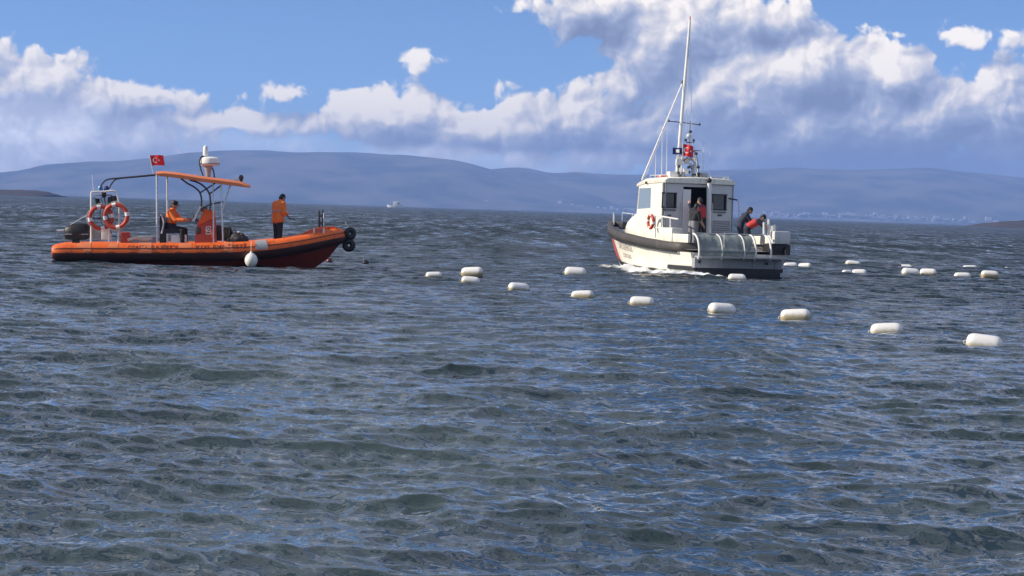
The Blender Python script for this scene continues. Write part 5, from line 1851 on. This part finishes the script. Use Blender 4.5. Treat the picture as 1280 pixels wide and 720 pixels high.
G1 = 'white floats in the slanting row'
NTH = ('second', 'third', 'fourth', 'fifth', 'sixth', 'seventh')
for k_, (u, v, w) in enumerate(((1108, 416.5, 40), (994, 401.5, 37), (902, 391.5, 33), (802, 382, 30), (728, 372, 28), (648, 363, 25))):
    sea_float(u, v, w, 'white barrel float, ' + NTH[k_] + ' in the slanting row from its yellow stained end', G1, yaw=rngf.uniform(-12, 22))
sea_float(542, 349.5, 20, 'small white float past the nudging pair, ending the slanting row towards the orange boat', G1)
sea_float(1230, 431, 44, 'yellow stained white barrel float at the shoreward end of the slanting row', G1, yaw=-10, tilt=4)
sea_float(588, 353.5, 23, 'white float nudging another at the seaward end of the slanting row', G1, yaw=5)
sea_float(590, 346, 27, 'white float lying just behind the one it nudges in the slanting row', G1, yaw=-8)
sea_float(719, 345, 27, 'single white float between the slanting row and the white boat\'s bow', 'white floats of the outer row', yaw=2)
G2 = 'white floats of the outer row'
OUT = ((988, 333, 17, 0.03, 6, 'long low white float just off the stern quarter of the white boat'),
       (1006, 334.5, 15, 0.06, -20, 'white float end to end with the long low one off the stern quarter'),
       (1066, 331.5, 21, -0.03, 4, 'thin awash white float lying seaward of two others in the outer row'),
       (1074, 341, 18, 0.03, -6, 'white float with a smaller awash float touching its end'),
       (1059, 341.5, 12, -0.03, 30, 'nearly sunken small white float touching the end of another'),
       (1138, 343.5, 25, 0.05, 8, 'long white float of the overlapping pair near the dark float'),
       (1160, 344, 20, 0.06, -10, 'shorter white float overlapping the long one near the dark float'),
       (1203, 346, 21, 0.04, 5, 'slim white float between the overlapping pair and the high riding float'),
       (1212, 334, 19, -0.05, 0, 'awash white float seaward of the slim one in the outer row'),
       (1257, 334.5, 8, -0.03, 60, 'tiny white float end on, past the high riding float'))
for u, v, w, rise, yaw, lb in OUT:
    sea_float(u, v, w, lb, G2, rise, yaw)
sea_float(1237, 348, 22, 'high riding white float in the outer row beyond the white boat', G2, 0.10, 4)
sea_float(921, 350.0, 22, 'white float under the stern of the white boat', G2, 0.03, 3)
d = sea_float(1131, 333, 20, 'dark weathered float in the outer row beyond the white boat', G2, -0.04, 2)
db = F_BODY.copy()
db.materials.clear()
db.materials.append(M_DARKFLOAT)
d.children[0].data = db

# small marker floats off the bow of the orange boat
p = pix_water(411.5, 330)
o = empty('marker_float', 'small dark red ball float under the bow of the orange boat', 'float', Matrix.Translation((p.x, p.y, 0.08)))
MB().lathe([(0.01, -0.12), (0.08, -0.09), (0.115, 0.0), (0.10, 0.07), (0.05, 0.12), (0.02, 0.14)], 14).build('ball', paint('dark_red_float', (0.09, 0.015, 0.012), 0.4, 0.3, 8.0), o)
MB().tube([(0, 0, 0.12), (-0.03, 0, 0.19), (-0.06, 0, 0.16)], 0.012, 6).build('loop', M_ROPE, o)
p = pix_water(457, 330)
o = empty('marker_buoy', 'small black marker buoy with a short stick off the orange boat\'s bow', 'buoy', Matrix.Translation((p.x, p.y, 0.05)))
MB().lathe([(0.01, -0.10), (0.10, -0.08), (0.125, 0.0), (0.09, 0.07), (0.03, 0.10)], 14).build('ball', M_BLACK, o)
MB().tube([(-0.07, 0, 0.06), (-0.09, 0, 0.24)], 0.012, 6).build('stick', M_GREY, o)


# ------------------------------------------------------------------ far off: boat, headlands, town
def far_boat():
    p = pix_water(494, 259.3)
    k = p.y / FPX * 1.12
    o = empty('fishing_boat', 'small white fishing boat far out under the mountains', 'boat', Matrix.Translation((p.x, p.y, 0)) @ Matrix.Scale(k, 4))
    rg = []
    for x, hb, zs in ((-9, 0.4, 3.2), (-7.5, 1.6, 2.6), (-4, 2.4, 2.0), (2, 2.4, 1.8), (7, 2.2, 1.9), (9, 1.9, 2.1)):
        rg.append([Vector((x, -hb, zs)), Vector((x, -hb * 0.8, -0.6)), Vector((x, hb * 0.8, -0.6)), Vector((x, hb, zs))])
    MB().loft(rg, closed_u=True, cap=True).build('hull', M_WHITE, o)
    MB().box((0.5, 0, 4.3), (6.0, 3.0, 4.6), bev=0.3).build('cabin', M_WHITE, o)
    MB().box((3.7, 0, 4.4), (1.4, 3.0, 3.2), bev=0.2).build('cabin_door', M_DARKGLASS, o)
    MB().box((-2.55, 0, 5.0), (0.3, 2.4, 1.4)).build('windscreen', M_DARKGLASS, o)
    MB().tube([(-5, 0, 2), (-5, 0, 6.5)], 0.25, 6).build('mast', M_GREY, o)
    MB().tube([(6.5, 0, 2), (7.5, 0, 8.0)], 0.25, 6).build('aft_mast', M_GREY, o)
    MB().tube([(2.5, 0, 6.6), (2.8, 0, 8.8)], 0.25, 6).build('aerial', M_GREY, o)


far_boat()


def headland(name, prof, Yr, depth, mat, seed):
    top = np.array([pix(u, v, Yr) for u, v in prof])
    xs = np.linspace(top[0, 0], top[-1, 0], 160)
    zs = np.interp(xs, top[:, 0], top[:, 2])
    S = np.linspace(0, 1, 14)
    X, SS = np.meshgrid(xs, S)
    Yg = Yr - depth / 2 + SS * depth
    Z = np.broadcast_to(zs, X.shape) * np.sin(SS * math.pi) ** 0.6 + 0.7 * fbm(X / 18, Yg / 18, seed, 4) * np.sin(SS * math.pi) - 0.8 * (1 - np.sin(SS * math.pi))
    link(name, grid_mesh(name, X, Yg, Z), mat, kind='structure')


headland('headland_west', [(-400, 236), (-200, 232), (-60, 235.5), (0, 236.5), (25, 236.8), (45, 238.2), (60, 240.2), (68, 243.5)], 2300, 160, M_HEAD, 4)
headland('headland_east', [(1208, 284), (1222, 280.5), (1236, 277.8), (1255, 276.5), (1280, 275.5), (1330, 273), (1420, 268), (1600, 276)], 2300, 160, M_HEAD, 6)


def shore_town():
    rng = random.Random(11)
    mb = MB()
    for i in range(330):
        u = rng.uniform(560, 1210) if i % 4 else rng.uniform(330, 640)
        if rng.random() < 0.5:
            u = rng.gauss(rng.choice((690, 1010, 1080, 1190)), 30)
        h0 = rng.uniform(6, 15)
        dv = abs(rng.gauss(0, 1)) * 2.6 * (1 if 560 < u else 0.5)
        Yt = 10250 if u < 640 else 10450
        base = pix(u, hor(u) - dv - 0.4, Yt)
        w = rng.uniform(9, 26)
        mb.box((base.x, base.y, max(0, base.z) + h0 / 2), (w, 12, h0))
    m, t, b = material('whitewashed_houses')
    b.inputs['Base Color'].default_value = (0.75, 0.72, 0.68, 1)
    b.inputs['Roughness'].default_value = 0.8
    mb.build('shore_town', m, None, smooth=False, kind='stuff', label='pale scattered houses of a town along the far shore', category='town')


shore_town()
